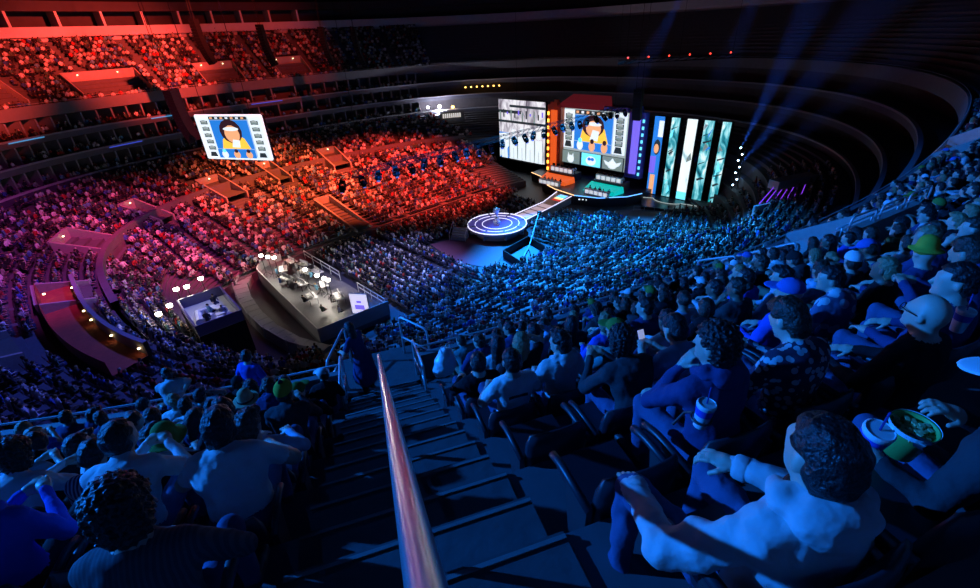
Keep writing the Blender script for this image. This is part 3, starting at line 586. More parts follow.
# camera pit with the jib
t = thing('camera_pit', 'black walled camera pit with a pale floor next to the round stage', 'barrier', (0,0,0))
q = [(-0.2,-12.0),(5.2,-11.4),(3.0,-19.2),(-1.8,-18.4)]
for i in range(4):
    a, b = Vector((*q[i],0)), Vector((*q[(i+1)%4],0)); c = (a+b)/2; d = MB(); d.box((c.x, c.y, 0.55), ((b-a).length, 0.12, 1.1), math.atan2(b.y-a.y, b.x-a.x)); d.build('side_wall', BLACK, t)
slab(q[::-1], 0.02, 0.08).build('pit_floor', mat('pit_pale', (0.09,0.09,0.11), 0.6), t)
t = thing('camera_jib', 'long camera jib arm on a tripod rising from the camera pit', 'crane', (1.5,-14.8,0.08))
m = MB()
for a in (0.3, 2.4, 4.5): m.tube([(0,0,1.3),(0.7*math.cos(a),0.7*math.sin(a),0)], .05, 5)
m.build('tripod', BLACK, t); m = MB(); m.tube([(-2.0,-0.8,1.1),(0,0,1.6),(5.0,2.6,4.2)], [.11,.09,.05], 6); m.build('boom', mat('boom_grey', (0.12,0.12,0.14), 0.5), t); m = MB(); m.box((5.1,2.65,4.0), (.5,.35,.4)); m.build('camera_head', BLACK, t); m = MB(); m.box((-2.0,-.8,1.0), (.6,.5,.5)); m.build('counterweight', BLACK, t)
# towers of small beam lamps at the wing
LAMPS = []
for k in range(9):
    p = Vector((31.0, -27.1 - (0.35 if k % 2 else 0.0), 3.0 + 0.85*k)); LAMPS.append(p)
t = thing('lamp_ladder', 'upright ladder of small white beam lamps beside the stage', 'lamp', (31.2,-27.25,0))
m = MB(); m.tube([(0,-.35,0),(0,-.35,10.6)], .06, 6); m.tube([(0,.35,0),(0,.35,10.6)], .06, 6); m.build('ladder_frame', BLACK, t)
for p in LAMPS: d = MB(); d.lathe([(0.03,-.1),(0.11,-.06),(0.11,.06),(0.03,.1)], (p.x - 31.35, p.y + 27.25, p.z), 8); d.build('lamp_head', em('beam_white', (0.45,0.75,1.0), 16), t)
# barrier rails in front of the wing
t = thing('crowd_barrier', 'long low steel crowd barrier in front of the dark stage wing', 'barrier', (0,0,0))
for za in (.5, 1.0): m = MB(); m.tube([(24.5,-15.8,za),(26.6,-21,za),(27.4,-27,za)], .035, 5); m.build('rail', RAILM, t)
for k in range(9): f = k/8; m = MB(); m.tube([(24.5+2.9*f**.75, -15.8-11.2*f, 0), (24.5+2.9*f**.75, -15.8-11.2*f, 1.0)], .03, 5); m.build('post', RAILM, t)

# ------------------------------------------------------------------ hanging gear
def truss(name, a, b, label, wd=0.5):
    a, b = Vector(a), Vector(b); d = (b - a); L = d.length; t = thing(name, label, 'truss', a, math.atan2(d.y, d.x))
    m = MB()
    for sy in (-1,1):
        for sz in (-1,1): m.tube([(0, sy*wd/2, sz*wd/2), (L, sy*wd/2, sz*wd/2)], .035, 5)
    m.build('chord_frame', BLACK, t); n = int(L/1.0); m = MB()
    for i in range(n):
        for sy in (-1,1): m.tube([(i*L/n, sy*wd/2, -wd/2), ((i+1)*L/n, sy*wd/2, wd/2)], .02, 4)
    m.build('brace_web', BLACK, t)
    for f in (0.06, 0.5, 0.94): m = MB(); m.tube([(L*f,0,wd/2),(L*f,0,44-a.z - 6)], .02, 4); m.build('hoist_cable', BLACK, t)
    return t
truss('lighting_truss', (-19.5,-10.4,14.2), (28.5,-10.4,14.2), 'long black lighting truss carrying moving heads across the arena')
LENS = [em('lens_blue', (0.15,0.5,1.0), 10), em('lens_dim', (0.08,0.15,0.5), 1.0)]
def mover():
    t = empty('moving_head_light')
    m = MB(); m.box((0,0,-.12), (.38,.34,.24)); m.build('base', BLACK, t)
    for s in (-1,1): d = MB(); d.box((s*.24,0,-.48), (.07,.2,.55)); d.build('yoke_arm', BLACK, t)
    m = MB(); m.lathe([(.12,.22),(.2,.15),(.2,-.15),(.17,-.32)], (0,0,-.62), 12); hd_ = m.build('head', BLACK, t)
    m = MB(); m.lathe([(.01,-.33),(.15,-.33),(.15,-.335),(.01,-.335)], (0,0,-.62), 12, cap=False); m.build('lens', LENS[0], hd_)
    return t
CNT = 'first second third fourth fifth sixth seventh eighth ninth tenth eleventh twelfth thirteenth fourteenth fifteenth sixteenth seventeenth eighteenth nineteenth twentieth twenty-first twenty-second twenty-third twenty-fourth twenty-fifth last'.split()
proto = mover(); NM = 26
for i in range(NM):
    o = proto if i == 0 else copy_tree(proto); o.location = (-18.8 + i*47.0/(NM-1), -10.4, 13.9); o.rotation_euler = (0.35*math.sin(i*2.1), 0.5*math.cos(i*1.3), 0.3*i)
    lit = i in (2,4,5,7,9,10,12,14,17,19,22,24)
    tag(o, f'black moving head light, {CNT[NM-1-i]} from the stage end of long truss, ' + ('lens glowing' if lit else 'lens dark'), 'stage light', 'glowing moving heads on the truss' if lit else 'dark moving heads on the truss')
    o.scale = (1.15,)*3; o.rotation_euler = Vector((-.35 + .3*math.sin(i*2.1), -.55 + .3*math.cos(i*1.3), -.8)).to_track_quat('-Z', 'Y').to_euler()
    if not lit:
        for c in o.children_recursive:
            if c.name.startswith('lens'): c.data = c.data.copy(); c.data.materials[0] = LENS[1]
# side screen hanging for the end stand
t = thing('hanging_screen', 'bright hanging side screen showing a caster between rows of portraits', 'screen', (0,0,0))
o_, u_, v_ = Vector((-23.9,10.0,14.25)), Vector((4.1,-7.4,0)), Vector((0,0,4.4)); n_ = u_.cross(v_).normalized()
m = MB(); cabinet(m, o_ - n_*.02, u_, v_, n_, 0.45); m.build('cabinet', BLACK, t)
fr = MB(); 
for a, b in (((0,0),(1,0)),((1,0),(1,1)),((1,1),(0,1)),((0,1),(0,0))): fr.tube([o_ + u_*a[0] + v_*a[1] + n_*.05, o_ + u_*b[0] + v_*b[1] + n_*.05], .13, 6)
fr.build('glowing_frame', E_W, t)
F = Face(o_, u_, v_); broadcast(F); F.done('picture', t)
for f in (.15,.85): m = MB(); p = o_ + u_*f + v_; m.tube([p, p + Vector((0,0,22))], .03, 4); m.build('hoist_cable', BLACK, t)
# line arrays of speakers
def line_array(x, y, ztop, n, label, face, wd=1.3):
    t = thing('line_array', label, 'speaker', (x, y, ztop), face); z = 0.0; yy = 0.0
    for k in range(n):
        tilt = -0.02*k - 0.012*max(0, k - n*.5)*2; R = Matrix.Rotation(tilt, 3, 'X'); d = MB(); d.box((0, yy, z - .2), (wd, .75, .37), R=R); d.box((0, yy + .38, z - .2), (wd*.9, .04, .28), R=R); d.build('speaker_box', BLACK, t); z -= .39*math.cos(tilt); yy += .39*math.sin(tilt)
    for s in (-.4,.4): m = MB(); m.tube([(s,0,0),(s,0,41-ztop)], .03, 4); m.build('hoist_chain', BLACK, t)
line_array(-24.8, 12.6, 21.2, 14, 'ribbed speaker array hanging next to the side screen', 1.0, 2.4)
for x, y, z, l in ((-14.5,34,28.5,'black speaker array hanging before the red fascia end'),(-5.5,34,27.6,'black speaker array hanging between two lit far tunnels'),(4,33,27,'black speaker array hanging before the dark far deck'),(10,33,26.5,'last black speaker array before the dark far deck')): line_array(x, y, z, 15, l, 0.9, 1.7)
line_array(22, -16, 17.6, 10, 'small curved speaker array over the stage wing', 1.7, 1.1)

# ------------------------------------------------------------------ production platform at the end of the floor
GREYW = mat('platform_grey', (0.30,0.29,0.29), 0.6, var=0.2, scale=1.5)
t = thing('production_platform', 'grey walled production platform with rounded end on the arena floor', 'platform', (0,0,0))
pp = [(-18.0,-13.2),(-18.2,6.6)] + [(-21.2 + 3.0*math.cos(a), 4.2 + 3.2*math.sin(a)) for a in np.linspace(1.3, 2.9, 7)] + [(-24.6,-2.0),(-25.2,-12.6)]
slab(pp, 0, 1.1).build('platform', mat('platform_floor', (0.10,0.10,0.11), 0.5, var=0.3), t)
for i in range(2, len(pp)):
    a, b = Vector((*pp[i],0)), Vector((*pp[(i+1) % len(pp)],0)); c = (a+b)/2; d = MB(); d.box((c.x, c.y, 1.3), ((b-a).length + .05, 0.12, 1.5), math.atan2(b.y-a.y, b.x-a.x)); d.build('side_panel', GREYW, t)
for y0, y1 in ((-12.8,-7.5),(-3.5,5.5)):
    for z in (1.7, 2.2): d = MB(); d.tube([(-18.1,y0,z),(-18.1,y1,z)], .05, 5); d.build('rail', RAILM, t)
    for y in np.linspace(y0, y1, 5): d = MB(); d.tube([(-18.1,y,1.1),(-18.1,y,2.2)], .045, 5); d.build('post', RAILM, t)
CLR = random.Random(5)
WHT = mat('equipment_white', (0.75,0.74,0.72), 0.5, var=0.1); GRYE = mat('equipment_grey', (0.30,0.30,0.32), 0.5)
for i, (x, y) in enumerate([(-20.2,4.6),(-19.6,2.4),(-20.4,0.4),(-19.4,-0.6),(-21.8,3.2),(-22.6,0.6),(-22.0,-2.0),(-20.4,-4.2),(-22.6,-5.8),(-20.6,-8.0)]):
    tb = thing('equipment_table', f'production table with monitors and papers, {["first","second","third","fourth","fifth","sixth","seventh","eighth","ninth","last"][i]} from the far railing corner', 'table', (x, y, 1.1), CLR.uniform(-.4,.4), 'tables on the production platform')
    d = MB(); d.box((0,0,.74), (.9,1.7,.05)); d.build('tabletop', WHT if i < 5 else GRYE, tb)
    for sx in (-.4,.4):
        for sy in (-.78,.78): d = MB(); d.tube([(sx,sy,0),(sx,sy,.74)], .025, 5); d.build('leg', BLACK, tb)
    for k in range(3):
        d = MB(); d.box((.1,-.55+.55*k,1.05), (.05,.46,.32)); d.box((.12,-.55+.55*k,.83), (.1,.08,.16)); d.build('monitor', GRYE, tb)
        d = MB(); d.box((-.22,-.5+.5*k,.78), (.26,.34,.02), CLR.uniform(-.5,.5)); d.build('paper', WHT, tb)
OPS = [(-20.9,4.6,1.1,0),(-20.4,2.6,1.1,0),(-21.2,0.4,1.1,.3),(-20.3,-0.8,1.1,0),(-22.6,3.2,1.1,0),(-23.3,.6,1.1,.2),(-22.8,-2.2,1.1,0),(-21.3,-4.3,1.1,0),(-23.4,-5.8,1.1,0),(-21.5,-8,1.1,0),(-19.6,-9.4,1.1,.2),(-19.4,-10.6,1.1,0),(-23,-9,1.1,.4),(-22,-10.5,1.1,.2)]
crowd_mesh('operators', OPS, 'production crew sitting at the tables of the grey platform')
def lamp_stand(p, h, label, grp, aim=(0,0), pw=0.5):
    t = thing('lamp_stand', label, 'lamp', p, 0.0, grp); d = MB()
    for a in (0.2, 2.3, 4.4): d.tube([(0,0,.5),(.5*math.cos(a),.5*math.sin(a),0)], .03, 5)
    d.build('tripod', BLACK, t); d = MB(); d.tube([(0,0,.4),(0,0,h)], .035, 6); d.build('pole', BLACK, t)
    d = MB(); d.lathe([(.05,-.16),(.2,-.1),(.24,.1),(.05,.16)], (0,0,h), 10); d.build('lamp_head', em('lamp_white', (1.0,0.88,0.72), 18), t)
    if pw > 0:
        l = bpy.data.lights.new('lamp_light', 'POINT'); l.energy = pw*K; l.color = (1,.9,.78); l.shadow_soft_size = .3; o = link(bpy.data.objects.new('lamp_light', l)); o.location = (0,0,h - .35); o.parent = t
for i, (x, y) in enumerate([(-23.4,4.4),(-23.0,3.4),(-22.6,2.6)]): lamp_stand((x,y,1.1), 2.6, f'white lamp on a stand at the rounded platform end, {CNT[i]} from the kerb', 'lamps at the rounded platform end', pw=.18)
for i, (x, y) in enumerate([(-21.4,-2.6),(-21.2,-5.0),(-21.0,-6.2),(-20.9,-6.9)]): lamp_stand((x,y,1.1), 2.3, f'white lamp on a stand amid the production tables, {CNT[i]} from the far railing', 'lamps amid the production tables', pw=.22)
t = thing('banner_screen', 'tall white violet banner at the corner of the production platform', 'banner', (-20.4,-12.0,1.1), 0.6)
d = MB(); d.box((0,0,1.2), (.15,1.9,2.4)); d.build('frame', GRYE, t); d = MB(); d.box((-.09,0,1.25), (.03,1.8,2.2)); d.box((.09,0,1.25), (.03,1.8,2.2)); d.build('sheet', em('banner_pale', (0.75,0.72,1.0), 0.9), t)
d = MB(); d.box((-.12,0,.9), (.02,1.0,.5)); d.box((-.12,0,1.5), (.02,.5,.25)); d.build('mark', E_P, t)
# curved stone kerb around the platform
t = thing('curved_kerb', 'curved kerb of grey blocks around the production platform', 'kerb', (0,0,0))
kc = [(-22.0,9.2),(-24.6,7.6),(-26.4,4.6),(-27.2,1.0),(-27.6,-3.0),(-27.6,-7.0),(-27.0,-11.0),(-25.6,-14.6)]
ka = np.array(kc); sl = np.r_[0, np.cumsum(np.linalg.norm(np.diff(ka, axis=0), axis=1))]
for f in np.arange(0.4, sl[-1], 1.25):
    x, y = np.interp(f, sl, ka[:,0]), np.interp(f, sl, ka[:,1]); x2, y2 = np.interp(f + .1, sl, ka[:,0]), np.interp(f + .1, sl, ka[:,1]); a = math.atan2(y2-y, x2-x)
    d = MB(); d.box((x,y,.45), (1.18,1.3,.9), a); d.box((x - 1.0*math.sin(a) if False else x + .72*math.sin(a), y - .72*math.cos(a), .7), (1.18,.14,1.4), a); d.build('kerb_block', mat('kerb_grey', (0.26,0.25,0.27), 0.7, var=0.2), t)
# raised studio desk
t = thing('studio_desk', 'raised studio desk with white curved counter behind low glass walls', 'desk', (-31.9,-7.5,0), -0.03)
d = MB(); d.box((0,0,2.3), (3.6,6.2,4.6)); d.build('base', BLACK, t); d = MB(); d.box((0,0,4.65), (3.5,6.1,.1)); d.build('studio_floor', mat('studio_floor', (0.45,0.46,0.48), 0.5), t)
d = MB(); d.tube([(0.9,-1.0,5.1),(0.2,0.2,5.1),(-0.9,0.2,5.1),(-1.2,-1.6,5.1)], .32, 8); d.build('counter', mat('desk_white', (0.7,0.72,0.75)), t)
for i, (x, y) in enumerate([(.4,-1.6),(-.4,-1.2),(0.2,-2.4)]): d = MB(); d.box((x,y,5.0), (.7,.55,.6), i*.7); d.build('console', WHT, t)
for (x, y, lx, ly) in ((1.75,0,.06,6.1),(-1.75,0,.06,6.1),(0,-3.05,3.5,.06),(0,3.05,3.5,.06)): d = MB(); d.box((x,y,5.1), (lx,ly,.9)); d.box((x,y,5.6), (lx+.08,ly+.04,.08)); d.build('low_wall', mat('smoked_glass', (0.10,0.09,0.20), 0.2), t)
crowd_mesh('presenters', [(-32.0,-8.0,4.7,.5),(-31.3,-9.0,4.7,1.2),(-32.6,-9.2,4.7,.8),(-31.2,-6.4,4.7,-1.2)], 'presenters seated inside the raised studio desk')
for i, (x, y) in enumerate([(-35.4,-7.2),(-34.4,-6.3),(-33.2,-3.4),(-32.4,-3.6),(-31.0,-2.8)]): lamp_stand((x,y,3.6), 2.6, f'white lamp on a stand beside the raised studio desk, {CNT[4-i]} from the platform', 'lamps beside the studio desk', pw=.07)
spot('desk_light', (-35, -4, 13), (-31.6,-8,4.7), 1.3*K, (1,.95,.9), 50, .5, .3)
# red-carpeted walkway on the tier ring in the end stand, with step lamps
t = thing('ring_walkway', 'red carpeted walkway along the ring wall of the end stand', 'walkway', (0,0,0))
tr = np.linspace(3.10, 3.52, 25); a, b = sup(tr, A0*.695, B0*.695), sup(tr, A0*.735, B0*.735); a2 = sup(tr, A0*.69, B0*.69)
d = MB(); d.add(*strip(xyz(a, 7.2), xyz(b, 7.2))); d.add(*strip(xyz(b, 7.2), xyz(b, 8.3))); d.build('carpet', mat('carpet_red', (0.40,0.07,0.04), 0.8, var=0.3, scale=3), t)
d = MB(); d.add(*strip(xyz(a2, 5.8), xyz(a2, 8.2))); d.add(*strip(xyz(a2, 8.2), xyz(a, 8.2))); d.add(*strip(xyz(a, 8.2), xyz(a, 7.2))); d.build('side_wall', mat('walk_wall', (0.30,0.24,0.26), 0.7), t)
for k in (1, 3, 4, 6, 8): x, y = sup(tr[k*3 - 1], A0*.697, B0*.697); d = MB(); d.lathe([(.02,0),(.08,.03),(.08,.1),(.02,.13)], (x, y, 7.6), 8); d.build('wall_lamp', MATS['tunnel_lamp'], t)

# ------------------------------------------------------------------ our stairs, landing, rails
ANG0 = inward(S0)
def loc0(s, d, z): p, n = deck(s, d); return (float(p[0]), float(p[1]), z)
st = tag(empty('stairs'), 'concrete stairs running down between the seat rows', kind='structure')
for k in range(0, 11):
    for h in (0, 1):
        d0 = k*TREAD + h*TREAD/2; z1 = rowz(k) + RISE/2*(h + 1) if False else rowz(k) + (RISE/2 if h else 0.0)
        p, n = deck(S0, d0 + TREAD/4); a = math.atan2(n[1], n[0])
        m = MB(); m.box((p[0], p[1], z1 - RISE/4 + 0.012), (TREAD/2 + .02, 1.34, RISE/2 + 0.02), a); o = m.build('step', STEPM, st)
        q, _ = deck(S0, d0 + 0.02); m = MB(); m.box((q[0], q[1], z1 + 0.028), (0.022, 1.34, 0.008), a); m.build('nosing', NOSE, o)
# landing at the foot of the stairs
p, n = deck(S0, -0.62); m = MB(); m.box((p[0], p[1], DZ - 0.12), (1.5, 1.6, 0.24), math.atan2(n[1], n[0])); m.build('landing', STEPM, st)
def bar(path, r, name, parent, mt=RAILM, seg=10): m = MB(); m.tube(path, r, seg); return m.build(name, mt, parent, True)
def round_path(pts, r=0.12, n=4):
    pts = [Vector(p) for p in pts]; out = [pts[0]]
    for i in range(1, len(pts)-1):
        a, b, c = pts[i-1], pts[i], pts[i+1]; u = (a-b).normalized()*min(r, (a-b).length*.45); v = (c-b).normalized()*min(r, (c-b).length*.45)
        for k in range(n + 1): f = k/n; out.append((b+u)*(1-f)**2 + b*2*f*(1-f) + (b+v)*f*f)
    return out + [pts[-1]]
t = thing('handrail', 'long steel centre handrail running down the stairs', 'handrail', (0,0,0))
top = [loc0(S0, d, rowz(d/TREAD) + 0.90) for d in (9.6, 0.25)]
bar(round_path([loc0(S0, 9.8, rowz(9.8/TREAD) + .3), *top, loc0(S0, 0.12, DZ + 0.62), loc0(S0, .2, DZ + .02)], .10, 5), 0.030, 'rail', t, STEEL, 16)
bar([loc0(S0, .25, DZ + .89), loc0(S0, .42, DZ + 1.0)], 0.034, 'joint_sleeve', t, STEEL, 12)
for k in (0.9, 3.4, 5.9, 7.9): bar([loc0(S0, k*TREAD, rowz(k) - .1), loc0(S0, k*TREAD, rowz(k) + .88)], 0.022, 'post', t)
def hoop(name, pts, label, mid=True, r=0.024):
    t = thing(name, label, 'railing', (0,0,0)); bar(round_path(pts), r, 'top_rail', t)
    if mid:
        a, b = Vector(pts[0]), Vector(pts[-1]); q = [a.lerp(Vector(pts[1]), .5), b.lerp(Vector(pts[-2]), .5)]; bar(q, r*.8, 'middle_rail', t)
    return t
zL = DZ
hoop('landing_railing', [loc0(S0-1.06,-.35,zL-.1), loc0(S0-1.06,-.35,zL+.72), loc0(S0-.66,-.98,zL+1.02), loc0(S0-.62,-1.2,zL+.95), loc0(S0-.62,-1.2,zL-.1)], 'rounded steel railing at the foot of the stairs beside the standing woman')
hoop('landing_railing', [loc0(S0+.62,-1.1,zL-.1), loc0(S0+.62,-1.1,zL+1.02), loc0(S0+1.1,-.4,zL+.98), loc0(S0+1.1,-.3,zL-.1)], 'rounded steel railing at the foot of the stairs beside the empty seats')
for sx, l in ((-.74, 'upright railing panel on the landing side where the woman leans'), (.74, 'upright railing panel on the landing side by the white bag')):
    t = hoop('railing_panel', [loc0(S0+sx,-.2,zL-.05), loc0(S0+sx,-.2,zL+.95), loc0(S0+sx,1.0,zL+1.15), loc0(S0+sx,1.0,zL+.3)], l)
    for d in (.1,.35,.6,.8): bar([loc0(S0+sx,d,zL+.25), loc0(S0+sx,d,zL+.98+.16*d)], .013, 'baluster', t, RAILM, 6)
# rails around the tunnel wall on the right
for i, (sa, sb, lab) in enumerate([(9.35,10.3,'bent steel rail on the tunnel wall, lowest of three'),(10.5,11.5,'bent steel rail on the tunnel wall, middle of three'),(11.7,12.8,'bent steel rail at the end of the tunnel wall')]):
    zt_ = rowz(3) + .88; hoop('wall_railing', [loc0(S0+sa,2.65,zt_), loc0(S0+sa,2.65,zt_+.32), loc0(S0+sb,2.65,zt_+.32), loc0(S0+sb,2.65,zt_)], lab, False, .02)
t = thing('wall_handrail', 'long thin steel rail along the top of the tunnel wall', 'railing', (0,0,0)); bar([loc0(S0+9.0,2.6,rowz(3)+1.02), loc0(S0+12.6,2.6,rowz(3)+1.02)], .022, 'rail', t)
for k in range(4): s_ = 9.2 + 1.1*k; bar([loc0(S0+s_,2.6,rowz(3)+.8), loc0(S0+s_,2.6,rowz(3)+1.02)], .015, 'post', t)
for i, (s_, d0, d1, l) in enumerate([(8.55,-.1,.9,'rounded hoop rail at the end of the front wall'), (9.05,.2,1.9,'sloping double rail beside the tunnel steps'), (12.5,.3,1.9,'sloping rail on the far side of the tunnel steps')]):
    k0, k1 = d0/TREAD, d1/TREAD; hoop('tunnel_railing', [loc0(S0+s_,d0,rowz(0)), loc0(S0+s_,d0,rowz(0)+1.0), loc0(S0+s_,d1,rowz(max(0,k1*.9))+1.0), loc0(S0+s_,d1,rowz(max(0,k1*.9)))], l)
for i, (sa, d, sb, k) in enumerate([(20.0,3.0,22.6,3.5),(26.2,2.2,30,2.6),(17.2,5.0,19.2,6)]):
    hoop('seat_railing', [loc0(S0+sa,d,rowz(k)), loc0(S0+sa,d,rowz(k)+.95), loc0(S0+sb,d,rowz(k)+.95), loc0(S0+sb,d,rowz(k))], ['steel railing in the right-hand seats above the long tunnel wall','steel railing on top of the distant tunnel wall','steel railing behind the person in a yellow hat'][i], False)

# ------------------------------------------------------------------ chairs
def make_chair():
    t = empty('folding_seat')
    n = 9; V = []; th = .045
    for side in (0, 1):                           # curved back shell
        for j in range(5):
            z = .34 + j*.125
            for i in range(n):
                f = i/(n-1)*2 - 1; wd = .225*(1 - .10*(j == 4)); y = -.20 - .16*(z-.34) + .045*f*f - (th if side else 0)*(1 - .6*(j == 4)); V.append((f*wd, y, z - (.03*f*f if j == 4 else 0)))
    F = []
    for j in range(4):
        for i in range(n-1):
            a = j*n + i; F.append((a, a+1, a+n+1, a+n)); b = a + 5*n; F.append((b, b+n, b+n+1, b+1))
    o5 = 5*n
    for i in range(n-1): F.append((4*n+i, 4*n+i+1, o5+4*n+i+1, o5+4*n+i)); F.append((i+1, i, o5+i, o5+i+1))
    for j in range(4): F.append((j*n, (j+1)*n, o5+(j+1)*n, o5+j*n)); F.append((j*n+n-1, o5+j*n+n-1, o5+(j+1)*n+n-1, (j+1)*n+n-1))
    mesh_obj('seat_back', V, F, SEATM, t, None, True)
    m = MB(); m.hexa([(-.21,-.19,.36),(.21,-.19,.36),(.20,.22,.38),(-.20,.22,.38),(-.215,-.19,.40),(.215,-.19,.40),(.205,.24,.43),(-.205,.24,.43)]); m.build('seat_pan', SEATM, t)
    for s in (-1, 1):
        m = MB(); m.tube(round_path([(s*.262,-.24,.60),(s*.262,.05,.61),(s*.262,.16,.58)], .05, 3), .024, 8); m.build('armrest', SEATM, t, True)
        m = MB(); m.hexa([(s*.262-.018,-.22,0),(s*.262+.018,-.22,0),(s*.262+.018,-.12,0),(s*.262-.018,-.12,0),(s*.262-.018,-.24,.6),(s*.262+.018,-.24,.6),(s*.262+.018,-.02,.6),(s*.262-.018,-.02,.6)]); m.build('leg', SEATF, t)
    return t
ORD = ['front','second','third','fourth','fifth','sixth','seventh','eighth','ninth','tenth']
NTH = ['first','second','third','fourth','fifth','sixth','seventh','eighth','ninth','tenth','eleventh','twelfth','thirteenth','fourteenth','fifteenth','sixteenth','seventeenth','eighteenth','nineteenth','twentieth'] + ['twenty-' + q for q in 'first second third fourth fifth sixth seventh eighth ninth'.split()] + ['thirtieth'] + ['thirty-' + q for q in 'first second third fourth fifth sixth seventh eighth ninth'.split()] + ['fortieth'] + ['forty-' + q for q in 'first second third fourth fifth sixth seventh eighth ninth'.split()] + ['fiftieth'] + ['fifty-' + q for q in 'first second third fourth fifth sixth seventh eighth ninth'.split()]
def place(o, s, d, z, yaw=0.0): p, n = deck(s, d); o.location = (float(p[0]), float(p[1]), z); o.rotation_euler = (0, 0, math.atan2(-n[1], -n[0]) - PI/2 + yaw)
chair0 = make_chair(); used = False
sset = {q[1:4] for q in NEAR}
for dep, k, side, j, s in SEATS:
    if dep > 6.2: continue
    c = copy_tree(chair0) if used else chair0; used = True
    place(c, s, k*TREAD + .58, rowz(k))
    e = (k, side, j) not in sset
    tag(c, f'{"empty " if e else ""}dark folding arena seat, {ORD[k]} row, {NTH[j]} from the stairs on the {"stage" if side > 0 else "studio desk"} side', 'seat', 'dark folding seats around the stairs')

# ------------------------------------------------------------------ people: bodies grown as one continuous surface from a distance field
def v3(*a): return np.array(a, float)
def d_cap(P, a, b, ra, rb):
    ab = b - a; h = np.clip(((P - a) @ ab)/(ab @ ab), 0, 1); return np.linalg.norm(P - a - h[...,None]*ab, axis=-1) - (ra + (rb - ra)*h)
def d_ell(P, c, r, R=None):
    Q = P - c
    if R is not None: Q = Q @ R
    k0 = np.linalg.norm(Q/r, axis=-1); k1 = np.linalg.norm(Q/(r*r), axis=-1); return k0*(k0 - 1)/np.maximum(k1, 1e-9)
class SDF:
    def __init__(s): s.p = []                     # (kind, args, slot, blend)
    def cap(s, a, b, ra, rb=None, m=0, k=.03): s.p.append(('c', (np.array(a, float), np.array(b, float), ra, ra if rb is None else rb), m, k))
    def ell(s, c, r, m=0, k=.03, R=None): s.p.append(('e', (np.array(c, float), np.array(r, float), R), m, k))
    def bb(s, q):
        if q[0] == 'c': a, b, ra, rb = q[1]; r = max(ra, rb); return np.minimum(a, b) - r, np.maximum(a, b) + r
        c, r, R = q[1]; e = np.full(3, r.max()) if R is not None else r; return c - e, c + e
    def ev(s, q, P): return d_cap(P, *q[1]) if q[0] == 'c' else d_ell(P, *q[1])
    def mesh(s, h, post=None):
        lo = np.min([s.bb(q)[0] for q in s.p], 0) - 3*h; hi = np.max([s.bb(q)[1] for q in s.p], 0) + 3*h
        n = np.ceil((hi - lo)/h).astype(int) + 1; Fd = np.full(n, 0.2)
        ax = [lo[i] + h*np.arange(n[i]) for i in range(3)]
        for q in s.p:
            a, b = s.bb(q); k = q[3]; i0 = np.maximum(((a - .07 - lo)/h).astype(int), 0); i1 = np.minimum(((b + .07 - lo)/h).astype(int) + 2, n)
            sl = tuple(slice(i0[i], i1[i]) for i in range(3)); P = np.stack(np.meshgrid(*[ax[i][sl[i]] for i in range(3)], indexing='ij'), -1)
            d = s.ev(q, P); f = Fd[sl]; w = np.maximum(k - np.abs(f - d), 0)/k; Fd[sl] = np.minimum(f, d) - w*w*k*.25
        if post is not None:
            P = np.stack(np.meshgrid(*ax, indexing='ij'), -1); Fd = post(P, Fd)
        V, Q = nets(Fd, lo, h); c = V[Q].mean(1); best = np.full(len(Q), 9.0); slot = np.zeros(len(Q), int)
        for q in s.p:
            d = s.ev(q, c); w = d < best; best[w] = d[w]; slot[w] = q[2]
        return V, Q, slot
def nets(Fd, lo, h):                              # surface nets
    S_ = Fd < 0; nx, ny, nz = Fd.shape; cnt = np.zeros((nx-1, ny-1, nz-1)); acc = np.zeros((nx-1, ny-1, nz-1, 3))
    def sl(o): return tuple(slice(o[i], o[i] + (nx-1, ny-1, nz-1)[i]) for i in range(3))
    for ax in range(3):
        b, c = [i for i in range(3) if i != ax]
        for ob in (0, 1):
            for oc in (0, 1):
                o0 = [0,0,0]; o0[b] = ob; o0[c] = oc; o1 = list(o0); o1[ax] = 1
                f0, f1 = Fd[sl(o0)], Fd[sl(o1)]; mk = (f0 < 0) != (f1 < 0); t = np.where(mk, f0/np.where(mk, f0 - f1, 1), 0)
                cnt += mk; acc[..., ax] += t*mk; acc[..., b] += ob*mk; acc[..., c] += oc*mk
    on = cnt > 0; idx = -np.ones(on.shape, int); idx[on] = np.arange(on.sum()); I = np.argwhere(on)
    V = lo + h*(I + acc[on]/cnt[on][:,None]); Q = []
    for ax in range(3):
        b, c = [(1,2),(2,0),(0,1)][ax]; s0 = [slice(None)]*3; s1 = [slice(None)]*3; s0[ax] = slice(0,-1); s1[ax] = slice(1,None)
        A, B = S_[tuple(s0)], S_[tuple(s1)]
        for sign, mk in ((0, A & ~B), (1, ~A & B)):
            E_ = np.argwhere(mk); E_ = E_[(E_[:,b] > 0) & (E_[:,c] > 0) & (E_[:,b] < on.shape[b]) & (E_[:,c] < on.shape[c])]
            if not len(E_): continue
            def g(db, dc): e = E_.copy(); e[:,b] -= db; e[:,c] -= dc; return idx[e[:,0], e[:,1], e[:,2]]
            q = np.stack([g(1,1), g(0,1), g(0,0), g(1,0)], 1); Q.append(q if sign == 0 else q[:, ::-1])
    Q = np.concatenate(Q); return V, Q[(Q >= 0).all(1)]
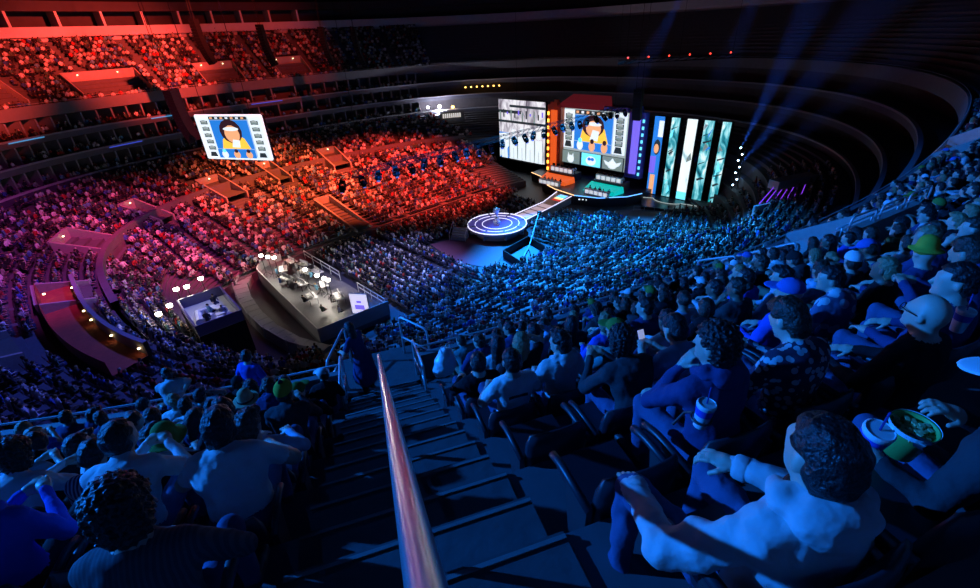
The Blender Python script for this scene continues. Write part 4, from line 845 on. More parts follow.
def np_mesh(name, V, Q, slot, mats):
    me = bpy.data.meshes.new(name); me.vertices.add(len(V)); me.vertices.foreach_set('co', np.asarray(V, np.float32).ravel())
    me.loops.add(Q.size); me.loops.foreach_set('vertex_index', np.asarray(Q, np.int32).ravel()); me.polygons.add(len(Q)); me.polygons.foreach_set('loop_start', (np.arange(len(Q))*4).astype(np.int32))
    for m in mats: me.materials.append(m)
    me.polygons.foreach_set('material_index', np.asarray(slot, np.int32)); me.polygons.foreach_set('use_smooth', np.ones(len(Q), bool)); me.update(calc_edges=True); return me
def rot(z=0, x=0): return np.array(Matrix.Rotation(math.radians(z), 3, 'Z') @ Matrix.Rotation(math.radians(x), 3, 'X'))
HANDS = {}
def hand_mesh(side, curl):                        # wrist at origin, fingers along +Y, palm towards -Z
    if (side, curl) in HANDS: return HANDS[side, curl]
    S = SDF(); S.ell((0,.05,0), (.042,.055,.017), 2, .015); S.cap((0,-.03,0), (0,.03,0), .026, .030, 2, .02)
    for i, (x, L) in enumerate(((-.031,.062),(-.011,.076),(.011,.080),(.031,.070))):
        x *= -side; p = v3(x, .088, 0); a = 0.0
        for k, f in enumerate((.45,.32,.23)):
            a += curl*(.55 if k == 0 else .75); q = p + L*f*v3(x*.8, math.cos(a), -math.sin(a)); S.cap(p, q, .0098 - .001*k, .0092 - .001*k, 2, .004); p = q
    p = v3(-side*.034, .018, -.004)
    for dx, dy, dz in ((-.55,.75,-.3),(-.2,.85,-.45-.3*curl)):
        q = p + .034*v3(side*dx, dy, dz)/np.linalg.norm((dx,dy,dz)); S.cap(p, q, .0115, .0095, 2, .006); p = q
    HANDS[side, curl] = S.mesh(.0058); return HANDS[side, curl]
def body(pose, h=.0125):
    S = SDF(); g = lambda k, d: pose.get(k, d)
    ln = math.radians(g('lean', -4)); hz = g('hipz', .48); hip = v3(0, 0, hz); tv = v3(g('side', 0.0), math.sin(ln), math.cos(ln)); wd = g('build', 1.0); tv /= np.linalg.norm(tv)
    curve = v3(0, g('slouch', .03), 0)
    S.ell(hip + v3(0,-.02,.0), (.178*wd,.135*wd,.12), 1, .05); S.ell(hip + .15*tv, (.160*wd,.125*wd,.16), 0, .06); S.ell(hip + .34*tv - curve*.6, (.180*wd,.120*wd,.19), 0, .06)
    shc = hip + .445*tv
    S.cap(shc + v3(-.135,0,0), shc + v3(.135,0,0), .078, m=0, k=.06); S.ell(hip + .43*tv + v3(0,-.03,0), (.15,.085,.10), 0, .05)
    S.cap(hip + .47*tv, hip + .52*tv + v3(0,.01,0), .078, .060, 0, .03)
    yaw, pit = g('yaw', 0), g('pitch', 0); R = rot(yaw, -pit); nb = hip + .50*tv; hc = nb + v3(0,.035,.165) if g('hang', 0) == 0 else nb + v3(0, .10, .125)
    S.cap(nb, hc + R @ v3(0,-.02,-.06), .058, .054, 2, .025)
    H = lambda x, y, z: hc + R @ v3(x, y, z)
    S.ell(H(0,-.008,.018), (.076,.094,.104), 2, .02, R); S.ell(H(0,.038,-.055), (.056,.058,.062), 2, .03, R); S.ell(H(0,.062,.005), (.055,.03,.05), 2, .02, R)
    S.cap(H(0,.092,.012), H(0,.112,-.022), .009, .014, 2, .012); S.cap(H(-.035,.082,.032), H(.035,.082,.032), .012, m=2, k=.012)
    S.cap(H(-.02,.092,-.052), H(.02,.092,-.052), .009, m=2, k=.008); S.ell(H(0,.085,-.088), (.025,.02,.018), 2, .015, R)
    for sx in (-1, 1):
        S.ell(H(sx*.080,-.012,-.005), (.012,.022,.032), 2, .006, R); S.ell(H(sx*.032,.084,.012), (.014,.010,.009), 2, .004, R)
    arms = g('arms', [((.28,.05,.71), (.13,.33,.64)), ((-.28,.05,.71), (-.13,.33,.64))]); hands = []
    for (e, wv), sx, cu in zip(arms, (1, -1), g('curl', (.5, .5))):
        sh = shc + v3(sx*.168, 0, -.005); e = np.array(e, float); wv = np.array(wv, float); half = sh + (e - sh)*.62
        S.cap(sh, half, .064, .060, 0, .03); ar = g('bulk', 1.0); S.cap(half, e, .056*ar, .049*ar, 4, .02); S.cap(e, wv, .048*ar, .032*ar, 4, .02); hands.append((wv, wv - e, sx, cu))
    legs = g('legs', None)
    for i, sx in enumerate((1, -1)):
        hj = hip + v3(sx*.09, .02, -.01); kn, an, toe = (np.array(q, float) for q in (legs[i] if legs else ((sx*.14,.45,.50), (sx*.13,.44,.09), (sx*.16,.62,.045))))
        S.cap(hj, kn, .088*wd, .064, 1, .03); S.cap(kn, an, .062, .046, 1, .02); S.cap(an + v3(0,-.03,-.035), toe, .042, .036, 3, .02)
    if g('skirt', 0): S.cap(hip + v3(0,0,.02), v3(0,.03,.45), .17, .25, 0, .05)
    if g('backpack', 0): S.ell(hip + .30*tv + v3(0,-.20,0), (.14,.09,.2), 4, .02)
    def fold(P, F): r_ = np.linalg.norm(P - hc, axis=-1); return F - g('folds', 1.0)* np.clip((r_ - .13)/.06, 0, 1)*(wob(P*v3(1,1,.55), .0065, 42) + wob(P[..., ::-1]*v3(.6,1,1), .003, 95))
    V, Q, sl = S.mesh(h, fold)
    for wv, dr, sx, cu in hands:
        hv, hq, hs = hand_mesh(sx, cu); y = dr/np.linalg.norm(dr); up = v3(*pose.get('palm', (0,0,1))); x = np.cross(y, up); x /= np.linalg.norm(x); z = np.cross(x, y)
        Q = np.concatenate([Q, hq + len(V)]); sl = np.concatenate([sl, hs]); V = np.concatenate([V, hv @ np.stack([x, y, z]) + wv])
    Hm = Matrix.Translation(Vector(hc)) @ Matrix([list(r) for r in R]).to_4x4()
    return V, Q, sl, Hm
SKINM = [mat('skin_light', (0.56,0.38,0.29), 0.5, var=0.06), mat('skin_tan', (0.45,0.28,0.20), 0.5, var=0.06), mat('skin_brown', (0.22,0.12,0.08), 0.5, var=0.06)]
def cloth(n, c, bump=.9): return mat(n, c, 0.9, var=0.10, scale=9, bump=bump, spec=.15)
SH = {'white': cloth('cloth_white', (0.72,0.72,0.72)), 'pale grey': cloth('cloth_pale', (0.48,0.49,0.50)), 'black': cloth('cloth_black', (0.012,0.012,0.014)), 'charcoal': cloth('cloth_charcoal', (0.045,0.045,0.05)), 'navy': cloth('cloth_navy', (0.03,0.05,0.14)), 'royal blue': cloth('cloth_royal', (0.04,0.10,0.55)), 'dark red': cloth('cloth_red', (0.22,0.02,0.02)), 'olive': cloth('cloth_olive', (0.12,0.13,0.05)), 'teal': cloth('cloth_teal', (0.05,0.22,0.22)), 'light blue': cloth('cloth_light_blue', (0.30,0.42,0.55))}
def patterned(name, a, b, scale, stripes=False):
    m = bpy.data.materials.new(name); m.use_nodes = True; nt = m.node_tree; bs = nt.nodes['Principled BSDF']; bs.inputs['Roughness'].default_value = .9
    tc = nt.nodes.new('ShaderNodeTexCoord'); tx = nt.nodes.new('ShaderNodeTexWave' if stripes else 'ShaderNodeTexVoronoi'); tx.inputs['Scale'].default_value = scale
    rp = nt.nodes.new('ShaderNodeValToRGB'); rp.color_ramp.interpolation = 'CONSTANT'; rp.color_ramp.elements[0].color = (*a, 1); rp.color_ramp.elements[1].color = (*b, 1); rp.color_ramp.elements[1].position = .42
    nt.links.new(tc.outputs['Object'], tx.inputs['Vector']); nt.links.new(tx.outputs['Fac' if stripes else 'Distance'], rp.inputs['Fac']); nt.links.new(rp.outputs['Color'], bs.inputs['Base Color']); MATS[name] = m; return m
SH['patterned'] = patterned('cloth_patterned', (0.45,0.47,0.5), (0.015,0.02,0.05), 22); SH['checked'] = patterned('cloth_checked', (0.07,0.075,0.09), (0.04,0.045,0.06), 16, True); SH['striped'] = patterned('cloth_striped', (0.5,0.5,0.52), (0.03,0.04,0.10), 9, True); SH['tie-dyed'] = patterned('cloth_tiedye', (0.55,0.55,0.58), (0.10,0.12,0.22), 9)
PT = [cloth('denim', (0.07,0.10,0.20)), cloth('trousers_black', (0.02,0.02,0.022)), cloth('trousers_grey', (0.10,0.10,0.11)), cloth('khaki', (0.22,0.18,0.12))]
SHOE = mat('shoe_dark', (0.03,0.03,0.035), 0.5); HAIRS = {'black': mat('hair_black', (0.010,0.009,0.009), 0.45, var=.3, scale=60, bump=.8), 'brown': mat('hair_brown', (0.035,0.020,0.012), 0.45, var=.3, scale=60, bump=.8), 'fair': mat('hair_fair', (0.30,0.20,0.10), 0.5, var=.3, scale=60, bump=.8)}
HATS = {'green': cloth('hat_green', (0.14,0.22,0.04), .2), 'yellow-green': cloth('hat_yellow', (0.42,0.38,0.04), .2), 'white': cloth('hat_white', (0.7,0.7,0.7), .2), 'blue': cloth('hat_blue', (0.06,0.15,0.5), .2), 'black': cloth('hat_black', (0.02,0.02,0.02), .2), 'straw': cloth('hat_straw', (0.45,0.38,0.22), .3)}
# hair and hats, in the head's own frame
def wob(P, a, f): return a*(np.sin(P[...,0]*f + 1.3*np.sin(P[...,1]*f*.7)) + np.sin(P[...,1]*f*1.1 + 2*np.sin(P[...,2]*f*.8)) + np.sin(P[...,2]*f*.9 + P[...,0]*f*.5))/3
def hair_mesh(kind):
    S = SDF(); a, f = .006, 95
    if kind == 'short': S.ell((0,-.012,.032), (.088,.106,.104), 0, .02); S.ell((0,-.055,-.02), (.076,.058,.075), 0, .03)
    elif kind == 'swept': S.ell((0,-.012,.038), (.090,.108,.108), 0, .02); S.ell((0,-.06,-.03), (.075,.056,.08), 0, .03); S.ell((.02,.055,.10), (.06,.06,.035), 0, .03); a = .008
    elif kind == 'curly': S.ell((0,-.015,.04), (.108,.118,.118), 0, .02); S.ell((0,-.06,-.03), (.09,.065,.09), 0, .03); a, f = .014, 190
    elif kind == 'long': S.ell((0,-.012,.034), (.090,.108,.106), 0, .02); S.cap((0,-.06,0), (0,-.085,-.20), .085, .075, 0, .04); S.cap((-.07,-.02,0), (-.075,-.02,-.16), .035, .03, 0, .03); S.cap((.07,-.02,0), (.075,-.02,-.16), .035, .03, 0, .03)
    elif kind == 'bun': S.ell((0,-.012,.034), (.088,.107,.105), 0, .02); S.ell((0,-.12,.06), (.045,.04,.045), 0, .015)
    def post(P, F):
        F = F - wob(P, a, f); y, z, x = P[...,1], P[...,2], np.abs(P[...,0])
        face = np.minimum.reduce([y - .035 + .2*np.maximum(z - .05, 0), .072 - z + 0*x]); F = np.maximum(F, face)      # keep the face clear
        ear = np.minimum(np.minimum(y + .03, .03 - z), x - .06); F = np.maximum(F, ear)
        return np.maximum(F, -.105 - z) if kind != 'long' else F
    V, Q, sl = S.mesh(.0075, post); return np_mesh('hair', V, Q, np.zeros(len(Q)), [HAIRS['black']])
def hat_mesh(kind):
    S = SDF(); sl0 = 0
    if kind == 'cap': S.ell((0,-.005,.055), (.092,.108,.085), 0, .01); S.ell((0,.12,.055), (.075,.085,.010), 0, .01); S.ell((0,-.005,.14), (.012,.012,.01), 0, .005)
    elif kind == 'fedora': S.ell((0,0,.065), (.150,.165,.012), 0, .01); S.cap((0,-.005,.08), (0,0,.145), .094, .075, 0, .01); S.ell((0,0,.085), (.099,.112,.022), 1, .004)
    elif kind == 'bucket': S.ell((0,0,.045), (.135,.148,.018), 0, .02); S.cap((0,-.005,.06), (0,-.005,.11), .098, .085, 0, .03)
    elif kind == 'beanie': S.ell((0,-.012,.05), (.094,.112,.10), 0, .01); S.ell((0,-.012,.03), (.097,.115,.028), 1, .01); S.ell((0,-.01,.155), (.025,.025,.025), 1, .01)
    def post(P, F):
        return np.maximum(F, -(P[...,2] - (.035 if kind in ('cap','beanie') else .02)))
    V, Q, sl = S.mesh(.0075, post if kind in ('cap','beanie') else None); return np_mesh(kind, V, Q, sl, [HATS['green'], HATS['black']])
HAIRM = {k: hair_mesh(k) for k in ('short','swept','curly','long','bun')}; HATM = {k: hat_mesh(k) for k in ('cap','fedora','bucket','beanie')}
_hd_s = SDF(); _hd_s.ell((0,-.092,-.14), (.125,.072,.085), 0, .02); _hd_s.ell((0,-.10,-.20), (.08,.045,.07), 0, .03); _hd_s.cap((-.09,-.02,-.13), (.09,-.02,-.13), .045, m=0, k=.04); _hd_s.cap((-.1,-.01,-.13), (-.05,.06,-.17), .03, m=0, k=.03); _hd_s.cap((.1,-.01,-.13), (.05,.06,-.17), .03, m=0, k=.03)
_hv, _hq, _hs = _hd_s.mesh(.009, lambda P, F: F - wob(P, .007, 70)); HOODM = np_mesh('hood', _hv, _hq, _hs, [SH['white']])
_m = MB()
for sx in (-1, 1): _m.tube([(sx*.035 + .026*math.cos(a), .105, .012 + .02*math.sin(a)) for a in np.linspace(0, 2*PI, 12, endpoint=False)], .0028, 5, closed=True); _m.tube([(sx*.06,.105,.016),(sx*.082,.06,.014),(sx*.086,-.02,.008)], .003, 5)
_m.tube([(-.01,.108,.014),(.01,.108,.014)], .003, 5); _g = _m.build('glasses', BLACK); GLASSM = _g.data; bpy.data.objects.remove(_g)
FL = [((.14,.45,.50), (.13,.44,.09), (.16,.62,.045)), ((-.14,.45,.50), (-.13,.44,.09), (-.16,.62,.045))]
POSES = {
 'upright': dict(), 'look_stage': dict(yaw=-32, pitch=6), 'look_left': dict(yaw=30, pitch=4, lean=2), 'slouch': dict(lean=-13, pitch=8, yaw=-15, slouch=.05),
 'lean': dict(lean=27, pitch=-8, yaw=-12, hang=1, arms=[((.25,.40,.60),(.07,.62,.70)),((-.25,.40,.60),(-.07,.62,.70))], curl=(.9,.9)),
 'lean_left': dict(lean=20, pitch=5, yaw=25, hang=1, arms=[((.26,.34,.62),(.10,.58,.60)),((-.26,.34,.62),(-.07,.60,.62))]),
 'chin': dict(lean=12, pitch=4, yaw=18, arms=[((.27,.24,.62),(-.02,.40,.60)),((-.20,.33,.66),(-.06,.27,.93))], curl=(.5,1.0)),
 'phone': dict(lean=6, pitch=30, hang=1, arms=[((.26,.12,.68),(.06,.40,.76)),((-.26,.12,.68),(-.06,.40,.76))], curl=(.9,.9)),
 'crossed': dict(lean=-8, yaw=-22, arms=[((.28,.10,.72),(-.08,.24,.74)),((-.28,.10,.72),(.08,.26,.70))]),
 'leg_over': dict(lean=-2, yaw=12, legs=[((.16,.45,.50),(.14,.44,.09),(.16,.62,.045)), ((-.26,.42,.60),(.06,.52,.62),(.10,.60,.55))]),
 'leg_phone': dict(lean=4, pitch=26, hang=1, arms=[((.26,.12,.68),(.06,.40,.76)),((-.26,.12,.68),(-.06,.40,.76))], curl=(.9,.9), legs=[((.16,.45,.50),(.14,.44,.09),(.16,.62,.045)), ((-.26,.42,.60),(.06,.52,.62),(.10,.60,.55))]),
 'hand_up': dict(lean=4, yaw=-20, arms=[((.30,.22,1.00),(.15,.14,1.14)),((-.28,.10,.70),(-.10,.36,.64))], curl=(.7,.5)),
 'big': dict(lean=13, build=1.22, yaw=-10, hang=1, arms=[((.34,.20,.68),(.16,.44,.62)),((-.34,.20,.68),(-.16,.44,.62))]),
 'side': dict(lean=8, yaw=40, pitch=10, side=.06, hang=1),
 'hero_hoodie': dict(bulk=1.35, folds=1.9, lean=-2, yaw=-14, pitch=4, build=1.08, arms=[((.31,.08,.70),(.16,.36,.66)),((-.33,.16,.70),(-.22,.46,.58))], curl=(.6,.35), legs=[((.16,.46,.50),(.15,.48,.09),(.18,.66,.045)), ((-.20,.50,.52),(-.24,.46,.09),(-.27,.64,.045))]),
 'popcorn': dict(lean=-2, yaw=20, pitch=16, arms=[((.27,.06,.74),(.07,.17,.86)),((-.31,.0,.74),(-.36,.16,.80))], curl=(.7,1.0)),
}
SKEL = (0, 0, .9)
STAND = [((.10,.02,.48),(.10,.0,.09),(.11,.16,.045)), ((-.10,.03,.48),(-.12,.02,.09),(-.14,.18,.045))]
POSES['stand_rail'] = dict(hipz=.92, lean=16, pitch=6, yaw=-25, build=.9, skirt=1, legs=STAND, arms=[((.24,.22,1.10),(.16,.46,1.02)),((-.24,.22,1.10),(-.08,.44,1.00))])
POSES['stand_bend'] = dict(hipz=.88, lean=48, pitch=-14, yaw=20, hang=1, legs=STAND, arms=[((.24,.58,.98),(.10,.66,.76)),((-.24,.58,.98),(-.10,.66,.76))])
POSES['stand_side'] = dict(hipz=.92, lean=6, yaw=28, pitch=10, legs=STAND, arms=[((.29,.05,1.10),(.24,.26,.98)),((-.30,.02,1.10),(-.26,.22,.94))])
BODIES = {}
def get_body(p):
    if p not in BODIES:
        V, Q, sl, Hm = body(POSES[p]); BODIES[p] = (np_mesh('person_' + p, V, Q, sl, [SH['white'], PT[0], SKINM[0], SHOE, SKINM[0]]), Hm)
    return BODIES[p]
def child(mesh, name, parent, M, mats):
    o = link(bpy.data.objects.new(name, mesh)); o.parent = parent; o.matrix_local = M
    for i, m_ in enumerate(mats):
        if i < len(o.material_slots): o.material_slots[i].link = 'OBJECT'; o.material_slots[i].material = m_
    return o
def person(pose, loc, rz, shirt, sleeve=True, pants=0, skin=0, hair='short', hcol='black', hat=None, hatcol='green', hood=False, glasses=False, label='', group=None, scale=1.0):
    me, Hm = get_body(pose); o = link(bpy.data.objects.new('person', me)); o.location = loc; o.rotation_euler = (0, 0, rz); o.scale = (scale,)*3
    for i, m_ in enumerate((SH[shirt], PT[pants], SKINM[skin], SHOE, SH[shirt] if sleeve else SKINM[skin])): o.material_slots[i].link = 'OBJECT'; o.material_slots[i].material = m_
    if hair: child(HAIRM[hair], 'hair', o, Hm, [HAIRS[hcol]])
    if hat: child(HATM[hat], 'hat', o, Hm, [HATS[hatcol], HATS['black']])
    if hood: child(HOODM, 'hood', o, Hm, [SH[shirt]])
    if glasses: child(GLASSM, 'glasses', o, Hm, [BLACK])
    return tag(o, label, 'person', group)
HERO = {  # (row, side, seat): pose, look and a nudge along the row / back / up
 (8,1,0): dict(pose='hero_hoodie', shirt='pale grey', hood=True, hair='short', nudge=(0.0,.08,-.10), label='man in a pale grey hoodie with a dark back tag, last row beside the stairs'),
 (8,1,1): dict(pose='popcorn', shirt='charcoal', hair='short', hcol='fair', hat='cap', hatcol='white', nudge=(.30,.12,-.16), label='person in a white cap holding a popcorn bucket and a drink cup'),
 (7,1,1): dict(pose='chin', shirt='navy', hair='curly', nudge=(.03,.08,0), hood=True, label='person with curly hair in a dark hoodie resting chin on hand'),
 (7,1,2): dict(pose='phone', shirt='patterned', hair='swept', hcol='brown', nudge=(0,.06,.02), label='boy with swept brown hair in a patterned jacket looking down'),
 (7,1,3): dict(pose='upright', shirt='black', hair=None, skin=0, glasses=True, nudge=(.05,.22,.02), label='bald man with glasses in a black top'),
 (7,1,4): dict(pose='look_left', shirt='navy', hair='short', nudge=(.05,.1,0), label='dark-haired man in navy behind the bald man, face turned to the stairs'),
 (6,1,1): dict(pose='lean', shirt='charcoal', hair='curly', nudge=(.15,.15,0), label='dark curly-haired person in charcoal leaning forward behind the green cap'),
 (6,1,2): dict(pose='leg_phone', shirt='light blue', sleeve=False, hair='short', nudge=(0,.06,0), label='man in a light blue t-shirt with one leg crossed over'),
 (6,1,5): dict(pose='side', shirt='tie-dyed', hair='short', nudge=(0,.05,0), label='dark-haired person in a tie-dyed jacket leaning to the side'),
 (6,1,7): dict(pose='look_stage', shirt='navy', hair=None, hat='bucket', hatcol='yellow-green', nudge=(0,0,0), label='person in a yellow-green bucket hat and navy jacket'),
 (6,1,4): dict(pose='look_left', shirt='royal blue', hair=None, hat='cap', hatcol='blue', label='person in a blue cap and royal blue top'),
 (5,1,0): dict(pose='upright', shirt='white', sleeve=False, hair='short', nudge=(.08,.02,0), label='man in a white t-shirt with curved back print by the stairs'),
 (5,1,1): dict(pose='look_left', shirt='pale grey', hair='swept', nudge=(.03,.0,0), label='man in a pale grey hoodie beside the printed white t-shirt', hood=True),
 (5,1,2): dict(pose='lean_left', shirt='teal', hair='short', hat='cap', hatcol='green', nudge=(.1,.18,0), label='person in a green cap and teal top leaning over'),
 (4,1,0): dict(pose='slouch', shirt='black', hair='short', label='man in black slouching by the stairs next to the white bag'),
 (7,-1,0): dict(pose='chin', shirt='checked', hair='curly', nudge=(.05,.10,.02), label='dark curly-haired person in a dim checked shirt holding a hand to the mouth'),
 (6,-1,0): dict(pose='big', shirt='white', sleeve=False, hair='long', pants=0, nudge=(.03,-.06,.03), label='broad person in a white t-shirt with dark hair on the stair side'),
 (6,-1,1): dict(pose='lean', shirt='white', hair='short', nudge=(0,-.1,.02), label='short-haired person in a white top leaning forward beside the broad person'),
 (5,-1,1): dict(pose='upright', shirt='black', hair=None, hat='bucket', hatcol='green', label='person in a green bucket hat in front of the broad white t-shirt'),
 (3,-1,1): dict(pose='upright', shirt='charcoal', hair=None, hat='fedora', hatcol='straw', label='person in a pale fedora with dark band'),
 (2,-1,0): dict(pose='look_stage', shirt='charcoal', hair='short', hat='beanie', hatcol='green', label='person in a green beanie by the landing railing'),
 (3,-1,0): dict(pose='look_stage', shirt='black', hair='short', hat='cap', hatcol='green', label='person in a green cap and black top by the stairs'),
 (4,-1,0): dict(pose='lean', shirt='charcoal', hair='short', hat='beanie', hatcol='yellow-green', label='person in a yellow-green beanie leaning forward by the stairs'),
}
POOLP = ['upright','look_stage','look_stage','look_left','slouch','lean','lean_left','chin','phone','crossed','hand_up','side']
PR = random.Random(21)
SHW = ['white']*4 + ['pale grey']*4 + ['black']*8 + ['charcoal']*6 + ['navy']*6 + ['royal blue']*3 + ['light blue']*3 + ['dark red','olive','teal','striped']
for dep, k, side, j, s in NEAR:
    h_ = dict(HERO.get((k, side, j), {})); nud = h_.pop('nudge', (0,0,0))
    if not h_:
        shirt = PR.choice(SHW); r = PR.random(); hair = PR.choice(['short','short','short','swept','curly','long','bun']); hat = hatcol = None; hcol = PR.choice(['black']*5 + ['brown']*4 + ['fair'])
        if r < .13: hat = PR.choice(['cap','cap','beanie']); hatcol = PR.choice(['blue','black','white','green']); hair = 'short'
        lab = f'person in {shirt}' + (f' with {hatcol} {hat}' if hat else f' with {hair} {hcol} hair') + f', {ORD[k]} row, {NTH[j]} from stairs, {"stage" if side > 0 else "studio desk"} side'
        h_ = dict(pose=PR.choice(POOLP), shirt=shirt, sleeve=PR.random() < .6, pants=PR.randrange(4), skin=PR.choice([0,0,1,1,2]), hair=hair, hcol=hcol, hat=hat, hatcol=hatcol or 'green', hood=PR.random() < .25 and hair != 'long', label=lab, scale=PR.uniform(.95,1.05))
    p, n = deck(s + nud[0], k*TREAD + .58 + nud[1]); rz = math.atan2(-n[1], -n[0]) - PI/2
    person(loc=(float(p[0]), float(p[1]), rowz(k) + nud[2]), rz=rz + PR.uniform(-.12,.12)*(0 if (k,side,j) in HERO else 1), group='spectators seated around the stairs', **h_)
def stander(s, d, z, yaw, **kw): p, n = deck(s, d); return person(loc=(float(p[0]), float(p[1]), z), rz=math.atan2(-n[1], -n[0]) - PI/2 + yaw, **kw)
stander(S0 - .30, .0, DZ + .02, .95, pose='stand_rail', shirt='navy', sleeve=False, pants=1, hair='long', hcol='black', label='woman in a dark dress leaning on the railing at the foot of the stairs')
stander(S0 - 3.6, .35, DZ, .3, pose='stand_bend', shirt='pale grey', sleeve=False, pants=0, hair='short', label='standing man in a pale t-shirt bending forward at the front wall')
stander(S0 - 2.3, .25, DZ, -.5, pose='stand_side', shirt='royal blue', sleeve=False, pants=0, hair='short', label='standing man in a royal blue t-shirt at the front wall')

# ------------------------------------------------------------------ small things near the camera
PLA = mat('cup_white', (0.75,0.76,0.78), 0.4, var=.04); CUPB = mat('cup_blue', (0.05,0.08,0.55), 0.4); STRAW = mat('straw_blue', (0.02,0.05,0.25), 0.4)
def cup(loc, label, r=.045, h=.13, lid=True, tilt=(0,0), band=True, group=None):
    t = thing('drink_cup', label, 'cup', loc); t.rotation_euler = (tilt[0], tilt[1], 0)
    m = MB(); m.lathe([(r*.72,0),(r*.74,.004),(r,h),(r*1.05,h+.004),(r*1.05,h+.010)], seg=24, cap=not lid or True); m.build('cup_body', PLA, t, True)
    if band:
        m = MB(); m.lathe([(r*.90*1.012,h*.62),(r*1.0*1.012,h*.96)], seg=24, cap=False); m.build('printed_band', CUPB, t, True)
    if lid:
        m = MB(); m.lathe([(r*1.06,h+.008),(r*1.06,h+.016),(r*.95,h+.022),(r*.9,h+.018),(.004,h+.018)], seg=24, cap=False); l = m.build('lid', PLA, t)
        m = MB(); m.tube([(0,0,h+.01),(.012,.008,h+.11)], .004, 6); m.build('straw', STRAW, l)
    return t
cup((-36.04,-49.10,23.22), 'white drink cup with lid and straw in a holder on the eighth-row seat back', tilt=(.05,.05))
t = thing('cup_holder', 'black ring cup holder clipped to the back of an eighth-row seat', 'holder', (-36.04,-49.10,23.27)); m = MB(); m.tube([(.048*math.cos(a), .048*math.sin(a), 0) for a in np.linspace(0, 2*PI, 18, endpoint=False)], .006, 6, closed=True); m.build('ring', SEATF, t)
m = MB(); m.tube([(.03,.03,0), (.05,.10,-.06), (.03,.14,-.16)], .008, 6); m.build('bracket', SEATF, t)
pop_ = [o for o in bpy.data.objects if 'popcorn bucket and a drink' in o.get('label', '')][0]; PW = lambda x, y, z: pop_.matrix_basis @ Vector((x, y, z))
cup(PW(-.31,.25,.74), 'large white and blue drink cup held next to the popcorn bucket', .05, .14, tilt=(.12,-.15))
cup((-34.56,-49.88,23.40), 'blue banded drink cup held beside the bald man', .042, .12)
t = cup((-37.70,-48.13,23.03), 'pale empty cup standing on the stair edge', .045, .11, False, band=False); bpy.context.view_layer.update()
t.location.z = rowz(7) + .003; p_, _ = deck(S0 - .60, 6.35); t.location.x, t.location.y = float(p_[0]), float(p_[1])
t = thing('popcorn_bucket', 'green and white popcorn bucket full of popcorn', 'bucket', PW(-.04,.25,.63)); t.rotation_euler = (.06,-.06,0)
m = MB(); m.lathe([(.055,0),(.08,.16),(.084,.165),(.078,.16),(.06,.10)], seg=28); m.build('tub', mat('tub_green', (0.20,0.50,0.10), 0.5), t, True)
m = MB(); m.lathe([(.0815,.145),(.085,.168)], seg=28, cap=False); m.build('rim_band', PLA, t)
m = MB(); PC = random.Random(2)
for i in range(60):
    a, r = PC.uniform(0, 6.28), .07*math.sqrt(PC.random()); m.box((r*math.cos(a), r*math.sin(a), .13 + PC.uniform(0,.02)), (.018,.016,.015), PC.uniform(0,3))
o = m.build('popcorn', mat('popcorn', (0.65,0.55,0.25), 0.8), t); o['kind'] = 'stuff'
# inflated white bag on the seat by the landing
Sb = SDF(); Sb.ell((0,0,.2), (.20,.17,.22), 0, .05); Sb.ell((.05,.03,.36), (.13,.12,.12), 0, .06); Sb.ell((-.1,.02,.1), (.14,.13,.11), 0, .05)
bv, bq, bs = Sb.mesh(.02, lambda P, F: F - wob(P, .012, 40)); bm_ = np_mesh('plastic_bag', bv, bq, bs, [mat('bag_plastic', (0.72,0.76,0.78), 0.35, bump=.5, scale=9)])
t = thing('plastic_bag', 'puffed white plastic bag on the seat beside the landing railing', 'bag', loc0(S0 + 1.0, 1.85, rowz(2) + .40)); o = link(bpy.data.objects.new('bag_body', bm_)); o.parent = t
for sx in (-.05,.05): m = MB(); m.tube(round_path([(sx,0,.42),(sx,.02,.55),(sx+.08,.02,.55),(sx+.08,0,.42)], .04, 3), .007, 6); m.build('bag_handle', MATS['bag_plastic'], t)
# marks on clothes
def surf_y(o, x, z):                              # where the back of a body lies at this height
    n = len(o.data.vertices); a = np.empty(n*3, np.float32); o.data.vertices.foreach_get('co', a); a = a.reshape(-1, 3); k = (np.abs(a[:,0] - x) < .025) & (np.abs(a[:,2] - z) < .025); return float(a[k,1].min()) if k.any() else -.15
for o in list(bpy.data.objects):
    lb = o.get('label', '')
    if lb.startswith('man in a pale grey hoodie with a dark back tag'):
        Hm_ = BODIES['hero_hoodie'][1]; m = MB(); m.tube([(.066*math.cos(a), -.02 + .07*math.sin(a), -.115 - .02*math.sin(a)) for a in np.linspace(0, 2*PI, 20, endpoint=False)], .016, 8, closed=True); c_ = m.build('collar', cloth('collar_red', (.20,.03,.02)), o, True); c_.matrix_local = Hm_
        for (e_, w_) in POSES['hero_hoodie']['arms']:
            e_, w_ = Vector(e_), Vector(w_); u_ = (w_ - e_).normalized(); m = MB(); m.tube([w_ - u_*.055, w_ - u_*.045, w_ - u_*.01, w_], [.046,.052,.050,.044], 14); m.build('cuff', SH['pale grey'], o, True)
        m = MB(); m.box((.03, surf_y(o, .03, .74) - .004, .74), (.035,.02,.12)); m.build('back_tag', SH['black'], o)
    if 'curved back print' in lb:
        for i in range(11): a = (i - 5)*.16; m = MB(); xx, zz = .12*math.sin(a), .80 + .06*math.cos(a); m.box((xx, surf_y(o, xx, zz), zz), (.014,.012,.024)); m.build('back_print', SH['charcoal'], o)
    if 'hand to the mouth' in lb or 'looking down' in lb: pass
